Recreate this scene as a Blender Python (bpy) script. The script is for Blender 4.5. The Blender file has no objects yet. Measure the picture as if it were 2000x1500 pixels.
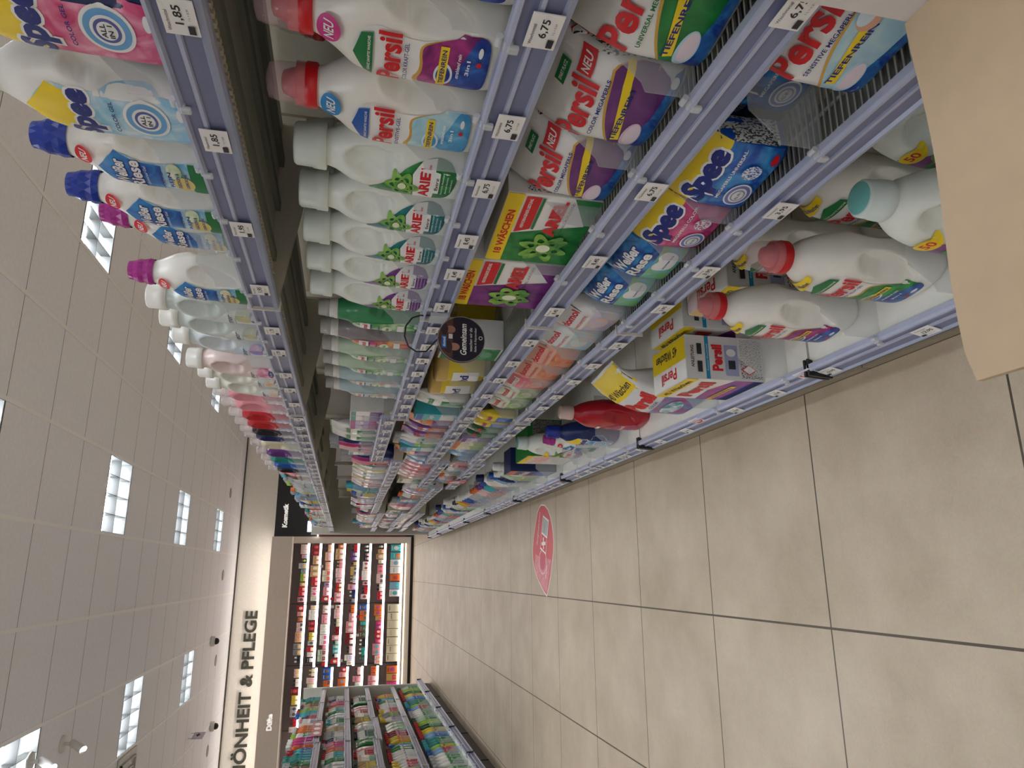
import bpy, bmesh, math, random
from mathutils import Vector, Matrix, noise
from mathutils.bvhtree import BVHTree
from mathutils.geometry import tessellate_polygon
random.seed(7)
S = bpy.context.scene
COL = S.collection
H = 1.183                       # camera height above the floor
# ------------------------------------------------------------------ camera, world, exposure
def setup_camera():
    X = Vector((-0.00709078, -0.96651096, 0.25652734))
    Y = Vector((-0.22238961, 0.2516335, 0.94192539))
    Z = Vector((-0.97493209, -0.05037003, -0.21672627))
    # columns of the camera matrix: image-right, image-up, backwards, in world axes
    right = Vector((X[0], Y[0], Z[0])); down = Vector((X[1], Y[1], Z[1])); fwd = Vector((X[2], Y[2], Z[2]))
    m = Matrix((( right[0], -down[0], -fwd[0], 0.0), (right[1], -down[1], -fwd[1], 0.0),
                (right[2], -down[2], -fwd[2], H), (0, 0, 0, 1)))
    cd = bpy.data.cameras.new('camera'); cd.sensor_fit = 'HORIZONTAL'; cd.sensor_width = 36
    cd.lens = 1385.0 / 2000 * 36; cd.clip_start = 0.02; cd.clip_end = 80
    c = bpy.data.objects.new('camera', cd); COL.objects.link(c); c.matrix_world = m
    S.camera = c
setup_camera()
w = bpy.data.worlds.new('world'); S.world = w; w.use_nodes = True
w.node_tree.nodes['Background'].inputs[0].default_value = (0.86, 0.88, 1.0, 1)
w.node_tree.nodes['Background'].inputs[1].default_value = 0.7
S.view_settings.view_transform = 'Standard'; S.view_settings.look = 'None'
S.view_settings.gamma = 1; S.view_settings.use_curve_mapping = False
S.view_settings.exposure = 0.36
S.cycles.use_denoising = True
S.cycles.max_bounces = 6; S.cycles.diffuse_bounces = 5; S.cycles.transparent_max_bounces = 16
S.cycles.sample_clamp_indirect = 4
LAMP = 26.0

# ------------------------------------------------------------------ materials
def lin(c):
    c = c / 255.0
    return c / 12.92 if c <= 0.04045 else ((c + 0.055) / 1.055) ** 2.4
def rgb(c): return (lin(c[0]), lin(c[1]), lin(c[2]), 1)
MATS = {}
def mat(col, rough=0.45, kind='plain', alpha=1.0, emit=0.0, metal=0.0, col2=None):
    key = (tuple(col), rough, kind, alpha, emit, metal, tuple(col2) if col2 else None)
    if key in MATS: return MATS[key]
    m = bpy.data.materials.new(kind); m.use_nodes = True
    nt = m.node_tree; b = nt.nodes['Principled BSDF']
    b.inputs['Base Color'].default_value = rgb(col); b.inputs['Roughness'].default_value = rough
    b.inputs['Metallic'].default_value = metal
    if emit:
        b.inputs['Emission Color'].default_value = rgb(col); b.inputs['Emission Strength'].default_value = emit
    if alpha < 1: b.inputs['Alpha'].default_value = alpha
    N = nt.nodes.new; Lk = nt.links.new
    tc = N('ShaderNodeTexCoord')
    def mixcol(fac, c1, c2):
        mx = N('ShaderNodeMix'); mx.data_type = 'RGBA'
        mx.inputs[6].default_value = rgb(c1); mx.inputs[7].default_value = rgb(c2)
        Lk(fac, mx.inputs[0]); Lk(mx.outputs[2], b.inputs['Base Color']); return mx
    if kind == 'plain':         # faint unevenness of moulded plastic, paint or card
        n = N('ShaderNodeTexNoise'); n.inputs['Scale'].default_value = 35
        Lk(tc.outputs['Object'], n.inputs['Vector'])
        mixcol(n.outputs['Fac'], [min(255, v * 0.97) for v in col], [min(255, v * 1.03) for v in col])
    if kind == 'print':         # artwork that runs between two inks in rays and bubbles
        n = N('ShaderNodeTexNoise'); n.inputs['Scale'].default_value = 22; n.inputs['Detail'].default_value = 3
        n.inputs['Distortion'].default_value = 1.6
        Lk(tc.outputs['Object'], n.inputs['Vector'])
        r = N('ShaderNodeValToRGB'); r.color_ramp.elements[0].position = 0.38; r.color_ramp.elements[1].position = 0.66
        Lk(n.outputs['Fac'], r.inputs[0]); mixcol(r.outputs[0], col, col2 or col)
    if kind == 'ink':           # fine print: rows of small letters
        mp = N('ShaderNodeMapping'); mp.inputs['Scale'].default_value = (420, 420, 260)
        n = N('ShaderNodeTexNoise'); n.inputs['Scale'].default_value = 1.0
        Lk(tc.outputs['Object'], mp.inputs[0]); Lk(mp.outputs[0], n.inputs['Vector'])
        r = N('ShaderNodeValToRGB'); r.color_ramp.elements[0].position = 0.5; r.color_ramp.elements[1].position = 0.56
        Lk(n.outputs['Fac'], r.inputs[0]); mixcol(r.outputs[0], col, col2 or (60, 60, 60))
    if kind == 'foil':
        n = N('ShaderNodeTexNoise'); n.inputs['Scale'].default_value = 30; n.inputs['Detail'].default_value = 4
        Lk(tc.outputs['Object'], n.inputs['Vector'])
        bp = N('ShaderNodeBump'); bp.inputs['Strength'].default_value = 0.35; bp.inputs['Distance'].default_value = 0.004
        Lk(n.outputs['Fac'], bp.inputs['Height']); Lk(bp.outputs[0], b.inputs['Normal'])
    MATS[key] = m
    return m
WHITE = (228, 227, 218)
M_card = mat((235, 233, 228), .5)
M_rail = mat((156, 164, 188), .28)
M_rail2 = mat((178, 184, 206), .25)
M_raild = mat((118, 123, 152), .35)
M_steel = mat((196, 188, 168), .5)
M_deck = mat((176, 176, 166), .5)
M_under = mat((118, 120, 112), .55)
M_wire = mat((205, 206, 196), .3, metal=.6)
M_black = mat((24, 24, 26), .4)
M_clear = mat((215, 218, 216), .25, 'clear', .28)
M_clear2 = mat((225, 228, 228), .15, 'clear', .55)
M_ink = mat((45, 45, 48), .6)

# ------------------------------------------------------------------ mesh building
class MB:
    def __init__(s): s.v = []; s.f = []; s.m = []; s.mats = []; s.sm = []
    def mi(s, m):
        if m not in s.mats: s.mats.append(m)
        return s.mats.index(m)
    def add(s, vs, fs, m, smooth=False):
        o = len(s.v); s.v += [tuple(v) for v in vs]; k = s.mi(m)
        for f in fs: s.f.append([o + i for i in f]); s.m.append(k); s.sm.append(smooth)
        return s
    def box(s, a, b, m, ch=0.0):
        x0, y0, z0 = a; x1, y1, z1 = b
        if not ch:
            vs = [(x0,y0,z0),(x1,y0,z0),(x1,y1,z0),(x0,y1,z0),(x0,y0,z1),(x1,y0,z1),(x1,y1,z1),(x0,y1,z1)]
            return s.add(vs, [(0,3,2,1),(4,5,6,7),(0,1,5,4),(1,2,6,5),(2,3,7,6),(3,0,4,7)], m)
        bm = bmesh.new(); bmesh.ops.create_cube(bm, size=1)
        for v in bm.verts:
            v.co = Vector(((x0+x1)/2 + v.co.x*(x1-x0), (y0+y1)/2 + v.co.y*(y1-y0), (z0+z1)/2 + v.co.z*(z1-z0)))
        bmesh.ops.bevel(bm, geom=bm.edges[:], offset=ch, segments=2, affect='EDGES', profile=0.5)
        bm.verts.index_update()
        s.add([v.co for v in bm.verts], [[v.index for v in f.verts] for f in bm.faces], m); bm.free(); return s
    def prism(s, pts, d0, d1, m, axis='y', smooth=False):      # outline extruded along an axis
        n = len(pts)
        P = {'y': lambda p, d: (p[0], d, p[1]), 'x': lambda p, d: (d, p[0], p[1]), 'z': lambda p, d: (p[0], p[1], d)}[axis]
        vs = [P(p, d0) for p in pts] + [P(p, d1) for p in pts]
        s.add(vs, [(i, (i+1) % n, n+(i+1) % n, n+i) for i in range(n)], m, smooth)
        return s.add(vs, [tuple(range(n))[::-1], tuple(range(n, 2*n))], m)
    def tube(s, p0, p1, r, m, n=8, r1=None):
        p0 = Vector(p0); p1 = Vector(p1); d = (p1-p0).normalized()
        a = d.orthogonal().normalized(); b = d.cross(a); r1 = r if r1 is None else r1
        vs = []
        for p, q in ((p0, r), (p1, r1)):
            for i in range(n):
                t = 2*math.pi*i/n; vs.append(p + a*math.cos(t)*q + b*math.sin(t)*q)
        s.add(vs, [(i, (i+1) % n, n+(i+1) % n, n+i) for i in range(n)], m, True)
        return s.add(vs, [tuple(range(n))[::-1], tuple(range(n, 2*n))], m)
    def path(s, pts, r, m, n=8):
        for a, b in zip(pts, pts[1:]): s.tube(a, b, r, m, n)
        return s
    def lathe(s, prof, m, n=24, c=(0, 0, 0), facet=False, close=True):
        vs = []
        for r, z in prof:
            for i in range(n):
                t = 2*math.pi*(i+.5)/n; vs.append((c[0]+r*math.cos(t), c[1]+r*math.sin(t), c[2]+z))
        fs = [(k*n+i, k*n+(i+1) % n, (k+1)*n+(i+1) % n, (k+1)*n+i) for k in range(len(prof)-1) for i in range(n)]
        s.add(vs, fs, m, not facet)
        if close: s.add(vs[:n], [tuple(range(n))[::-1]], m); s.add(vs[-n:], [tuple(range(n))], m)
        return s
    def mesh(s, name='mesh'):
        me = bpy.data.meshes.new(name); me.from_pydata(s.v, [], s.f)
        for m in s.mats: me.materials.append(m)
        me.polygons.foreach_set('material_index', s.m); me.polygons.foreach_set('use_smooth', s.sm)
        me.update(); return me
    def build(s, name, parent=None):
        o = bpy.data.objects.new(name, s.mesh(name)); COL.objects.link(o)
        if parent: o.parent = parent; KIDS.setdefault(parent, []).append(o)
        return o
THINGS = []
def tag(o, label, cat, group=None):
    o['label'] = label; o['category'] = cat
    if group: o['group'] = group
    THINGS.append(o); return o
def empty(name, loc=(0, 0, 0), rz=0):
    o = bpy.data.objects.new(name, None); o.empty_display_size = .05; COL.objects.link(o)
    o.location = loc; o.rotation_euler = (0, 0, rz); return o
def struct(o): o['kind'] = 'structure'; return o
KIDS = {}
def clone(o, parent=None):
    c = o.copy(); COL.objects.link(c)
    if parent: c.parent = parent
    for ch in KIDS.get(o, ()): clone(ch, c)
    return c

# ------------------------------------------------------------------ text and artwork laid onto a body
TXT = {}
def text_mesh(s, bold=0.0, shear=0.0):
    k = (s, bold, shear)
    if k in TXT: return TXT[k]
    cu = bpy.data.curves.new('t', 'FONT'); cu.body = s; cu.size = 1; cu.offset = bold; cu.shear = shear
    cu.resolution_u = 3; cu.fill_mode = 'FRONT'
    ob = bpy.data.objects.new('t', cu); COL.objects.link(ob)
    dg = bpy.context.evaluated_depsgraph_get(); me = bpy.data.meshes.new_from_object(ob.evaluated_get(dg))
    vs = [(v.co.x, v.co.y) for v in me.vertices]; fs = [list(p.vertices) for p in me.polygons]
    bpy.data.objects.remove(ob); bpy.data.curves.remove(cu); bpy.data.meshes.remove(me)
    if vs:
        x0 = min(v[0] for v in vs); x1 = max(v[0] for v in vs); y0 = min(v[1] for v in vs); y1 = max(v[1] for v in vs)
        vs = [((v[0]-(x0+x1)/2), (v[1]-(y0+y1)/2)) for v in vs]
        TXT[k] = (vs, fs, x1-x0, y1-y0)
    else: TXT[k] = ([], [], 1, 1)
    return TXT[k]
class Art:
    """2D shapes mapped onto the surface of a body; face F front, R local +X, L local -X, T top."""
    def __init__(s, body, step=0.009, face='F'):
        bm = bmesh.new(); bm.from_mesh(body.data); s.bvh = BVHTree.FromBMesh(bm); bm.free()
        s.mb = MB(); s.step = step; s.face = face; s.k = 1; s.sx = 1.0; s.dx = 0.0; s.base = 0.0007 if step else 0.0
    def at(s, a, b):
        f = s.face; a = a*s.sx+s.dx
        if f == 'F': o, d = Vector((a, -1, b)), Vector((0, 1, 0))
        elif f == 'R': o, d = Vector((1, a, b)), Vector((-1, 0, 0))
        elif f == 'L': o, d = Vector((-1, -a, b)), Vector((1, 0, 0))
        else: o, d = Vector((a, b, 1)), Vector((0, 0, -1))
        h, n, i, t = s.bvh.ray_cast(o, d)
        if h is None:
            h, n, i, t = s.bvh.find_nearest(o + d * 0.9)
        return h - d * (0.0003 * s.k + s.base) + n * 0.0001
    def put(s, pts, fs, m):
        bm = bmesh.new(); vs = [bm.verts.new((p[0], p[1], 0)) for p in pts]
        for f in fs:
            try: bm.faces.new([vs[i] for i in f])
            except ValueError: pass
        if s.step:
            for ax in (0, 1):
                lo = min(p[ax] for p in pts); hi = max(p[ax] for p in pts); t = math.ceil(lo/s.step)*s.step
                while t < hi:
                    co = Vector((0, 0, 0)); co[ax] = t; no = Vector((0, 0, 0)); no[ax] = 1
                    bmesh.ops.bisect_plane(bm, geom=bm.verts[:]+bm.edges[:]+bm.faces[:], plane_co=co, plane_no=no); t += s.step
        bm.verts.index_update()
        s.mb.add([s.at(v.co.x, v.co.y) for v in bm.verts], [[v.index for v in f.verts] for f in bm.faces], m, bool(s.step))
        bm.free(); s.k += 1; return s
    def poly(s, pts, m):
        if s.step and len(pts) >= 7:          # round the corners of drawn shapes
            for _ in range(2):
                q = []
                for i in range(len(pts)):
                    p, n = pts[i], pts[(i+1) % len(pts)]
                    q += [(p[0]*.75+n[0]*.25, p[1]*.75+n[1]*.25), (p[0]*.25+n[0]*.75, p[1]*.25+n[1]*.75)]
                pts = q
        return s.put(pts, [list(t) for t in tessellate_polygon([[Vector((p[0], p[1], 0)) for p in pts]])], m)
    def rect(s, a0, b0, a1, b1, m): return s.poly([(a0, b0), (a1, b0), (a1, b1), (a0, b1)], m)
    def ell(s, c, d, ra, rb, m, rot=0, n=20, t0=0, t1=360):
        pts = []
        for i in range(n):
            t = math.radians(t0 + (t1-t0)*i/(n if t1-t0 == 360 else n-1)); x = ra*math.cos(t); y = rb*math.sin(t)
            pts.append((c + x*math.cos(rot)-y*math.sin(rot), d + x*math.sin(rot)+y*math.cos(rot)))
        return s.poly(pts, m)
    def ring(s, c, d, ra, rb, th, m, rot=0, n=24, t0=0, t1=360):
        pts = []; fs = []
        for i in range(n+1):
            t = math.radians(t0 + (t1-t0)*i/n)
            for q in (1, 1-th):
                x = ra*q*math.cos(t); y = rb*q*math.sin(t)
                pts.append((c + x*math.cos(rot)-y*math.sin(rot), d + x*math.sin(rot)+y*math.cos(rot)))
        fs = [(2*i, 2*i+1, 2*i+3, 2*i+2) for i in range(n)]
        return s.put(pts, fs, m)
    def text(s, t, c, d, w_, m, h=None, bold=0.02, shear=0.0, rot=0.0):
        vs, fs, tw, th = text_mesh(t, bold, shear)
        if not vs: return s
        kx = w_/tw; ky = kx if h is None else h/th
        q = [(c + v[0]*kx*math.cos(rot)-v[1]*ky*math.sin(rot), d + v[0]*kx*math.sin(rot)+v[1]*ky*math.cos(rot)) for v in vs]
        st, s.step = s.step, (s.step if w_ > .03 and s.step else 0); s.put(q, fs, m); s.step = st; return s
    def done(s, name, parent): return s.mb.build(name, parent)

def hermite(tab, n):
    """resample rows [z, a, b, ...] at n heights with smooth interpolation"""
    out = []; z0, z1 = tab[0][0], tab[-1][0]
    for i in range(n):
        z = z0 + (z1-z0)*i/(n-1); k = 0
        while k < len(tab)-2 and z > tab[k+1][0]: k += 1
        a, b = tab[k], tab[k+1]; h = b[0]-a[0]; t = (z-a[0])/h if h else 0
        row = [z]
        for j in range(1, len(a)):
            def slope(q):
                if q <= 0 or q >= len(tab)-1: return 0.0
                d0 = (tab[q][j]-tab[q-1][j])/max(1e-6, tab[q][0]-tab[q-1][0]); d1 = (tab[q+1][j]-tab[q][j])/max(1e-6, tab[q+1][0]-tab[q][0])
                return 0.0 if d0*d1 <= 0 else 2*d0*d1/(d0+d1)
            m0, m1 = slope(k), slope(k+1)
            row.append((2*t**3-3*t**2+1)*a[j]+(t**3-2*t**2+t)*h*m0+(-2*t**3+3*t**2)*b[j]+(t**3-t**2)*h*m1)
        out.append(row)
    return out
def loft(mb, rows, m, seg=40, dents=(), wob=0.0, seed=0, cap=True):
    """rows: z, centre x, centre y, half width, half depth, squareness"""
    vs = []
    for z, cx, cy, hw, hd, sq in rows:
        for i in range(seg):
            t = 2*math.pi*i/seg; c, s_ = math.cos(t), math.sin(t)
            x = cx + hw*math.copysign(abs(c)**(2/sq), c); y = cy + hd*math.copysign(abs(s_)**(2/sq), s_)
            for (dx, dz, rx, rz, rot, dep) in dents:
                a = (x-dx)*math.cos(rot)+(z-dz)*math.sin(rot); b = -(x-dx)*math.sin(rot)+(z-dz)*math.cos(rot)
                q = (a/rx)**2+(b/rz)**2
                if q < 1: k = (1-q); k = min(1, k*2.2); k = k*k*(3-2*k); y = cy + (y-cy)*(1-dep*k)
            if wob:
                p = Vector((x*14+seed, y*14, z*14)); nn = noise.noise_vector(p)*wob
                x += nn.x*.5; y += nn.y; z_ = z + nn.z*.3*(1 if z > .01 else 0)
            else: z_ = z
            vs.append((x, y, max(z_, 0)))
    n = len(rows)
    fs = [(k*seg+i, k*seg+(i+1) % seg, (k+1)*seg+(i+1) % seg, (k+1)*seg+i) for k in range(n-1) for i in range(seg)]
    mb.add(vs, fs, m, True)
    if cap: mb.add(vs[:seg], [tuple(range(seg))[::-1]], m); mb.add(vs[-seg:], [tuple(range(seg))], m)
    return mb

# ------------------------------------------------------------------ product bodies (front faces -Y, right hand side +X)
def body_gel(root, w_, d, h, m, neck=.021, lean=0.0):
    """flat detergent bottle with a gripping hollow on its right hand side; h = body height to the neck"""
    a, b = w_/2, d/2
    tab = [(0, 0, 0, a*.86, b*.86, 3.2), (h*.03, 0, 0, a*.97, b*.97, 3.0), (h*.12, 0, 0, a, b, 2.8), (h*.55, 0, 0, a*.97, b*.98, 2.6), (h*.74, -a*.05+lean, 0, a*.86, b*.9, 2.4),
           (h*.88, lean*1.5, 0, a*.56, b*.7, 2.1), (h*.95, lean*1.6, 0, neck*1.15, neck*1.12, 2), (h, lean*1.6, 0, neck, neck, 2)]
    mb = MB(); loft(mb, hermite(tab, 44), m, 48, [(a*.68, h*.4, a*.27, h*.24, -.14, .72)])
    return mb.build('body', root)
def body_ariel(root, w_, d, h, m, neck=.024):
    a, b = w_/2, d/2
    tab = [(0, 0, 0, a*.88, b*.86, 3.2), (h*.04, 0, 0, a, b, 3.0), (h*.3, 0, 0, a, b, 2.8), (h*.6, 0, 0, a*.95, b*.96, 2.5),
           (h*.8, 0, 0, a*.78, b*.86, 2.2), (h*.93, 0, 0, a*.5, b*.66, 2.0), (h, 0, 0, neck, neck, 2)]
    mb = MB(); loft(mb, hermite(tab, 44), m, 48, [(a*.3, h*.66, a*.36, h*.2, .1, .7), (a*.55, h*.3, a*.5, h*.32, .35, .16)])
    return mb.build('body', root)
def body_soft(root, w_, d, h, m, neck=.02):
    a, b = w_/2, d/2
    tab = [(0, 0, 0, a*.9, b*.9, 3), (h*.05, 0, 0, a, b, 2.7), (h*.35, 0, 0, a*.97, b*.97, 2.5), (h*.6, 0, 0, a*.82, b*.88, 2.3),
           (h*.85, 0, 0, a*.8, b*.85, 2.3), (h*.96, 0, 0, a*.6, b*.66, 2.1), (h, 0, 0, neck, neck, 2)]
    mb = MB(); loft(mb, hermite(tab, 34), m, 36, [(a*.25, h*.68, a*.42, h*.24, .12, .6)])
    return mb.build('body', root)
def body_slim(root, r, h, m, d=None, seg=20):
    b = d/2 if d else r
    tab = [(0, 0, 0, r*.9, b*.9, 2.2), (h*.04, 0, 0, r, b, 2.2), (h*.62, 0, 0, r, b, 2.2), (h*.82, 0, 0, r*.62, b*.62, 2), (h*.93, 0, 0, r*.36, b*.36, 2), (h, 0, 0, r*.34, r*.34, 2)]
    mb = MB(); loft(mb, hermite(tab, 16), m, seg)
    return mb.build('body', root)
def cap_dose(root, z, cx=0, r=.0255, hgt=.052):
    """red collar and spout under a clear dosing cup"""
    red = mat((206, 24, 32), .35); cl = mat((238, 205, 208), .15, 'clear', .26)
    c = MB().lathe([(r*.98, 0), (r*1.02, .002), (r*1.02, hgt*.26), (r*.96, hgt*.29), (r*.93, hgt*.5)], red, 28, (cx, 0, z)).build('cap_collar', root)
    MB().lathe([(r*.72, hgt*.45), (r*.66, hgt*.6), (r*.5, hgt*.8), (r*.3, hgt*.84)], mat((205, 60, 68), .4), 20, (cx, 0, z)).build('spout', c)
    MB().lathe([(r*.99, hgt*.28), (r*.99, hgt*.5), (r*.9, hgt*.53), (r*.88, hgt*.9), (r*.76, hgt*1.12), (r*.4, hgt*1.18), (.0006, hgt*1.18)], cl, 28, (cx, 0, z)).build('dosing_cup', root)
def cap_round(root, z, r, hgt, col, cx=0, n=24, alpha=1.0, name='cap', facet=False, rough=.35):
    m = mat(col, rough, 'clear' if alpha < 1 else 'plain', alpha)
    return MB().lathe([(r, 0), (r*1.03, hgt*.04), (r*1.0, hgt*.4), (r*.96, hgt*.42), (r*.93, hgt*.92), (r*.84, hgt), (.0006, hgt)], m, n, (cx, 0, z), facet).build(name, root)
def cap_facet(root, z, r, hgt, col, cx=0):
    """cap with raised diamond facets"""
    m = mat(col, .22); n = 14; mb = MB(); vs = []; lev = 6
    for k in range(lev):
        q = k/(lev-1); rr = r*(1.04-.34*q*q)
        for i in range(n):
            t = 2*math.pi*(i+.5*(k % 2))/n; e = rr*(1.04 if k % 2 else .97); vs.append((cx+e*math.cos(t), e*math.sin(t), z+hgt*q))
    fs = []
    for k in range(lev-1):
        for i in range(n):
            j = (i+1) % n
            if k % 2 == 0: fs += [(k*n+i, k*n+j, (k+1)*n+i), (k*n+j, (k+1)*n+j, (k+1)*n+i)]
            else: fs += [(k*n+i, k*n+j, (k+1)*n+j), (k*n+i, (k+1)*n+j, (k+1)*n+i)]
    fs.append(tuple(range((lev-1)*n, lev*n))); mb.add(vs, fs, m)
    return mb.build('cap', root)

gold = mat((214, 168, 74), .35); yel = mat((246, 214, 30), .4); redm = mat((212, 28, 36), .4); navy = mat((30, 44, 122), .4)
wht = mat((240, 239, 234), .35); grn = mat((28, 120, 62), .4); blu = mat((34, 92, 176), .4); pnk = mat((206, 40, 130), .4)
PERSIL = {'color': dict(p=((110, 30, 100), (190, 60, 140)), q=((26, 50, 140), (60, 120, 200)), s=grn, b=pnk, t='COLOR KRAFT-GEL'),
          'sensitive': dict(p=((150, 205, 222), (200, 228, 232)), q=((60, 150, 205), (130, 200, 225)), s=blu, b=mat((20, 130, 190), .4), t='SENSITIVE-GEL'),
          'universal': dict(p=((24, 120, 60), (70, 170, 80)), q=((40, 70, 150), (80, 140, 200)), s=grn, b=grn, t='UNIVERSAL KRAFT-GEL')}
def art_persil(body, root, w_, h, v, yb=None):
    P = PERSIL[v]; a = w_/2; A = Art(body); A.sx = 1.12; A.dx = .18*a
    L, R_ = -a*.9, a*.08
    out = [(L, .16*h), (L*.98, .10*h), (L*.8, .07*h), (a*.1, .07*h), (a*.24, .1*h), (a*.26, .16*h), (a*.12, .3*h), (a*.02, .42*h), (a*.06, .54*h), (a*.2, .64*h), (a*.02, .74*h), (-a*.36, .78*h), (L*.82, .72*h), (L*.97, .62*h)]
    A.poly(out, wht)
    A.poly([(L, .42*h), (L*.98, .10*h), (L*.8, .07*h), (a*.1, .07*h), (a*.24, .1*h), (a*.26, .16*h), (a*.12, .3*h), (a*.02, .4*h), (-a*.1, .44*h), (-a*.5, .42*h), (-a*.8, .47*h)], gold)
    A.poly([(L, .4*h), (L*.98, .10*h), (L*.8, .07*h), (a*.1, .07*h), (a*.24, .1*h), (a*.26, .16*h), (a*.12, .3*h), (a*.0, .39*h), (-a*.1, .425*h), (-a*.5, .405*h), (-a*.8, .44*h)], mat(P['p'][0], .35, 'print', col2=P['p'][1]))
    A.poly([(L*.98, .24*h), (L*.98, .1*h), (L*.8, .07*h), (a*.1, .07*h), (a*.24, .1*h), (a*.25, .15*h), (-a*.2, .2*h), (-a*.6, .27*h)], mat(P['q'][0], .35, 'print', col2=P['q'][1]))
    A.ell(-a*.55, .3*h, a*.26, .05*h, mat((225, 235, 245), .3)); A.ell(-a*.55, .3*h, a*.2, .038*h, mat(P['q'][0], .35, 'print', col2=P['q'][1]))
    A.rect(-a*.82, .285*h, a*.02, .33*h, yel); A.text('TIEFENREIN', -a*.4, .307*h, a*.72, navy, h=.024*h)
    A.poly([(-a*.84, .67*h), (a*.06, .67*h), (a*.02, .73*h), (-a*.36, .77*h), (L*.8, .715*h)], P['s'])
    A.text('GANZ SANFTE WASCHE', -a*.36, .69*h, a*.7, wht, h=.014*h)
    A.text('Persil', -a*.36, .585*h, a*.98, redm, h=.12*h, bold=.03)
    A.text(P['t'], -a*.4, .5*h, a*.78, navy, h=.022*h, bold=.01)
    A.text('strahlend rein', -a*.3, .23*h, a*.5, wht, h=.02*h, shear=.3); A.text('3in1', -a*.3, .18*h, a*.3, wht, h=.02*h)
    A.ell(a*.02, .125*h, a*.1, .012*h, wht); A.ell(-a*.2, .125*h, a*.05, .014*h, redm)
    if yb:
        A.poly([(-a*.86, .76*h), (-a*.1, .83*h), (-a*.05, .875*h), (-a*.7, .86*h)], yel)
        A.text('50 Waschen', -a*.5, .825*h, a*.5, navy, h=.03*h, shear=.2, rot=.12)
    else:
        A.ell(-a*.1, .89*h, a*.22, .06*h, P['b']); A.text('NEU', -a*.1, .89*h, a*.3, wht, h=.05*h, shear=.2)
    A.done('label', root)
def persil(v, big=False):
    r = empty('detergent_bottle'); w_, d, h = (.15, .095, .285) if big else (.122, .078, .205)
    b = body_gel(r, w_, d, h, mat((240, 238, 228), .3)); art_persil(b, r, w_, h, v, big)
    cap_dose(r, h-.006, r=.026 if not big else .029, hgt=.05 if not big else .058); return r
def ariel(col, col2, big=False):
    r = empty('detergent_bottle'); w_, d, h = (.155, .1, .27) if big else (.118, .076, .195)
    b = body_ariel(r, w_, d, h, mat((234, 239, 230), .3)); a = w_/2; A = Art(b); A.sx = 1.05; A.dx = .14*a; m = mat(col, .35, 'print', col2=col2)
    A.poly([(-a*.9, .58*h), (-a*.93, .2*h), (-a*.7, .1*h), (0, .06*h), (a*.35, .1*h), (a*.5, .2*h), (a*.4, .3*h), (a*.1, .42*h), (-a*.4, .56*h), (-a*.8, .72*h)], m)
    A.poly([(-a*.9, .36*h), (-a*.92, .22*h), (a*.46, .22*h), (a*.38, .31*h), (-a*.05, .38*h)], wht)
    A.text('ARIEL', -a*.26, .29*h, a*1.05, redm, h=.075*h, bold=.04)
    g1 = mat((150, 200, 90), .35, 'print', col2=(40, 130, 60)); g2 = mat((230, 240, 200), .35)
    for rot in (.5, -.4, 1.4): A.ring(-a*.42, .45*h, a*.42, .05*h, .3, g1, rot)
    A.ell(-a*.42, .45*h, a*.12, .03*h, g2)
    A.rect(-a*.55, .185*h, a*.1, .225*h, wht); A.text('Extra', -a*.22, .205*h, a*.4, M_ink, h=.024*h)
    for i in range(3): A.text('fasertiefe Reinheit', -a*.2, (.165-.03*i)*h, a*(.7-.12*i), wht, h=.012*h, bold=0)
    if big: A.ell(-a*.5, .66*h, a*.3, .06*h, yel); A.text('50', -a*.5, .665*h, a*.3, redm, h=.06*h)
    A.done('label', r)
    if big:
        c = cap_round(r, h-.004, .03, .044, (215, 226, 220)); MB().lathe([(.024, .0442), (.022, .0455), (.001, .046)], mat((120, 190, 184), .3), 24, (0, 0, h-.004)).build('cap_disc', c)
    else: cap_round(r, h-.004, .031, .043, (214, 222, 210))
    return r
def riese(capc, low=(130, 190, 70)):
    r = empty('detergent_bottle'); w_, d, h = .118, .076, .195
    b = body_gel(r, w_, d, h, mat((241, 240, 231), .3)); a = w_/2; A = Art(b); A.sx = 1.12; A.dx = .2*a
    A.poly([(-a*.9, .66*h), (-a*.9, .12*h), (-a*.7, .07*h), (a*.16, .07*h), (a*.2, .14*h), (a*.06, .34*h), (a*.04, .5*h), (a*.3, .66*h), (-a*.3, .8*h)], mat((210, 232, 240), .35, 'print', col2=(90, 180, 220)))
    A.poly([(-a*.9, .7*h), (-a*.9, .4*h), (0, .38*h), (a*.06, .55*h), (a*.26, .66*h), (-a*.3, .8*h)], mat((24, 70, 160), .35, 'print', col2=(40, 150, 215)))
    for t, z, q in (('Weißer', .66, .8), ('Riese', .56, .86)):
        A.text(t, -a*.34, z*h, a*q*1.04, navy, h=.098*h, bold=.09); A.text(t, -a*.34, z*h, a*q, wht, h=.085*h, bold=.03)
    A.text('Universal Gel', -a*.34, .49*h, a*.6, wht, h=.02*h, bold=0)
    A.rect(-a*.88, .08*h, a*.16, .2*h, grn if capc[2] > capc[0] or True else grn)
    A.ell(-a*.5, .25*h, a*.24, .07*h, mat((232, 208, 130), .4)); A.ell(-a*.1, .3*h, a*.24, .05*h, mat(low, .4, 'print', col2=(240, 240, 220)))
    for i, t in enumerate(('PORENTIEF', 'REIN', 'FLECKEN &', 'GERÜCHE')): A.text(t, -a*.36, (.385-.052*i)*h, a*.5, navy, h=.024*h)
    A.ell(-a*.05, .87*h, a*.2, .055*h, redm); A.text('NEU', -a*.05, .87*h, a*.28, wht, h=.045*h, shear=.2)
    A.done('label', r); cap_facet(r, h-.004, .024, .046, capc); return r
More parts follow.
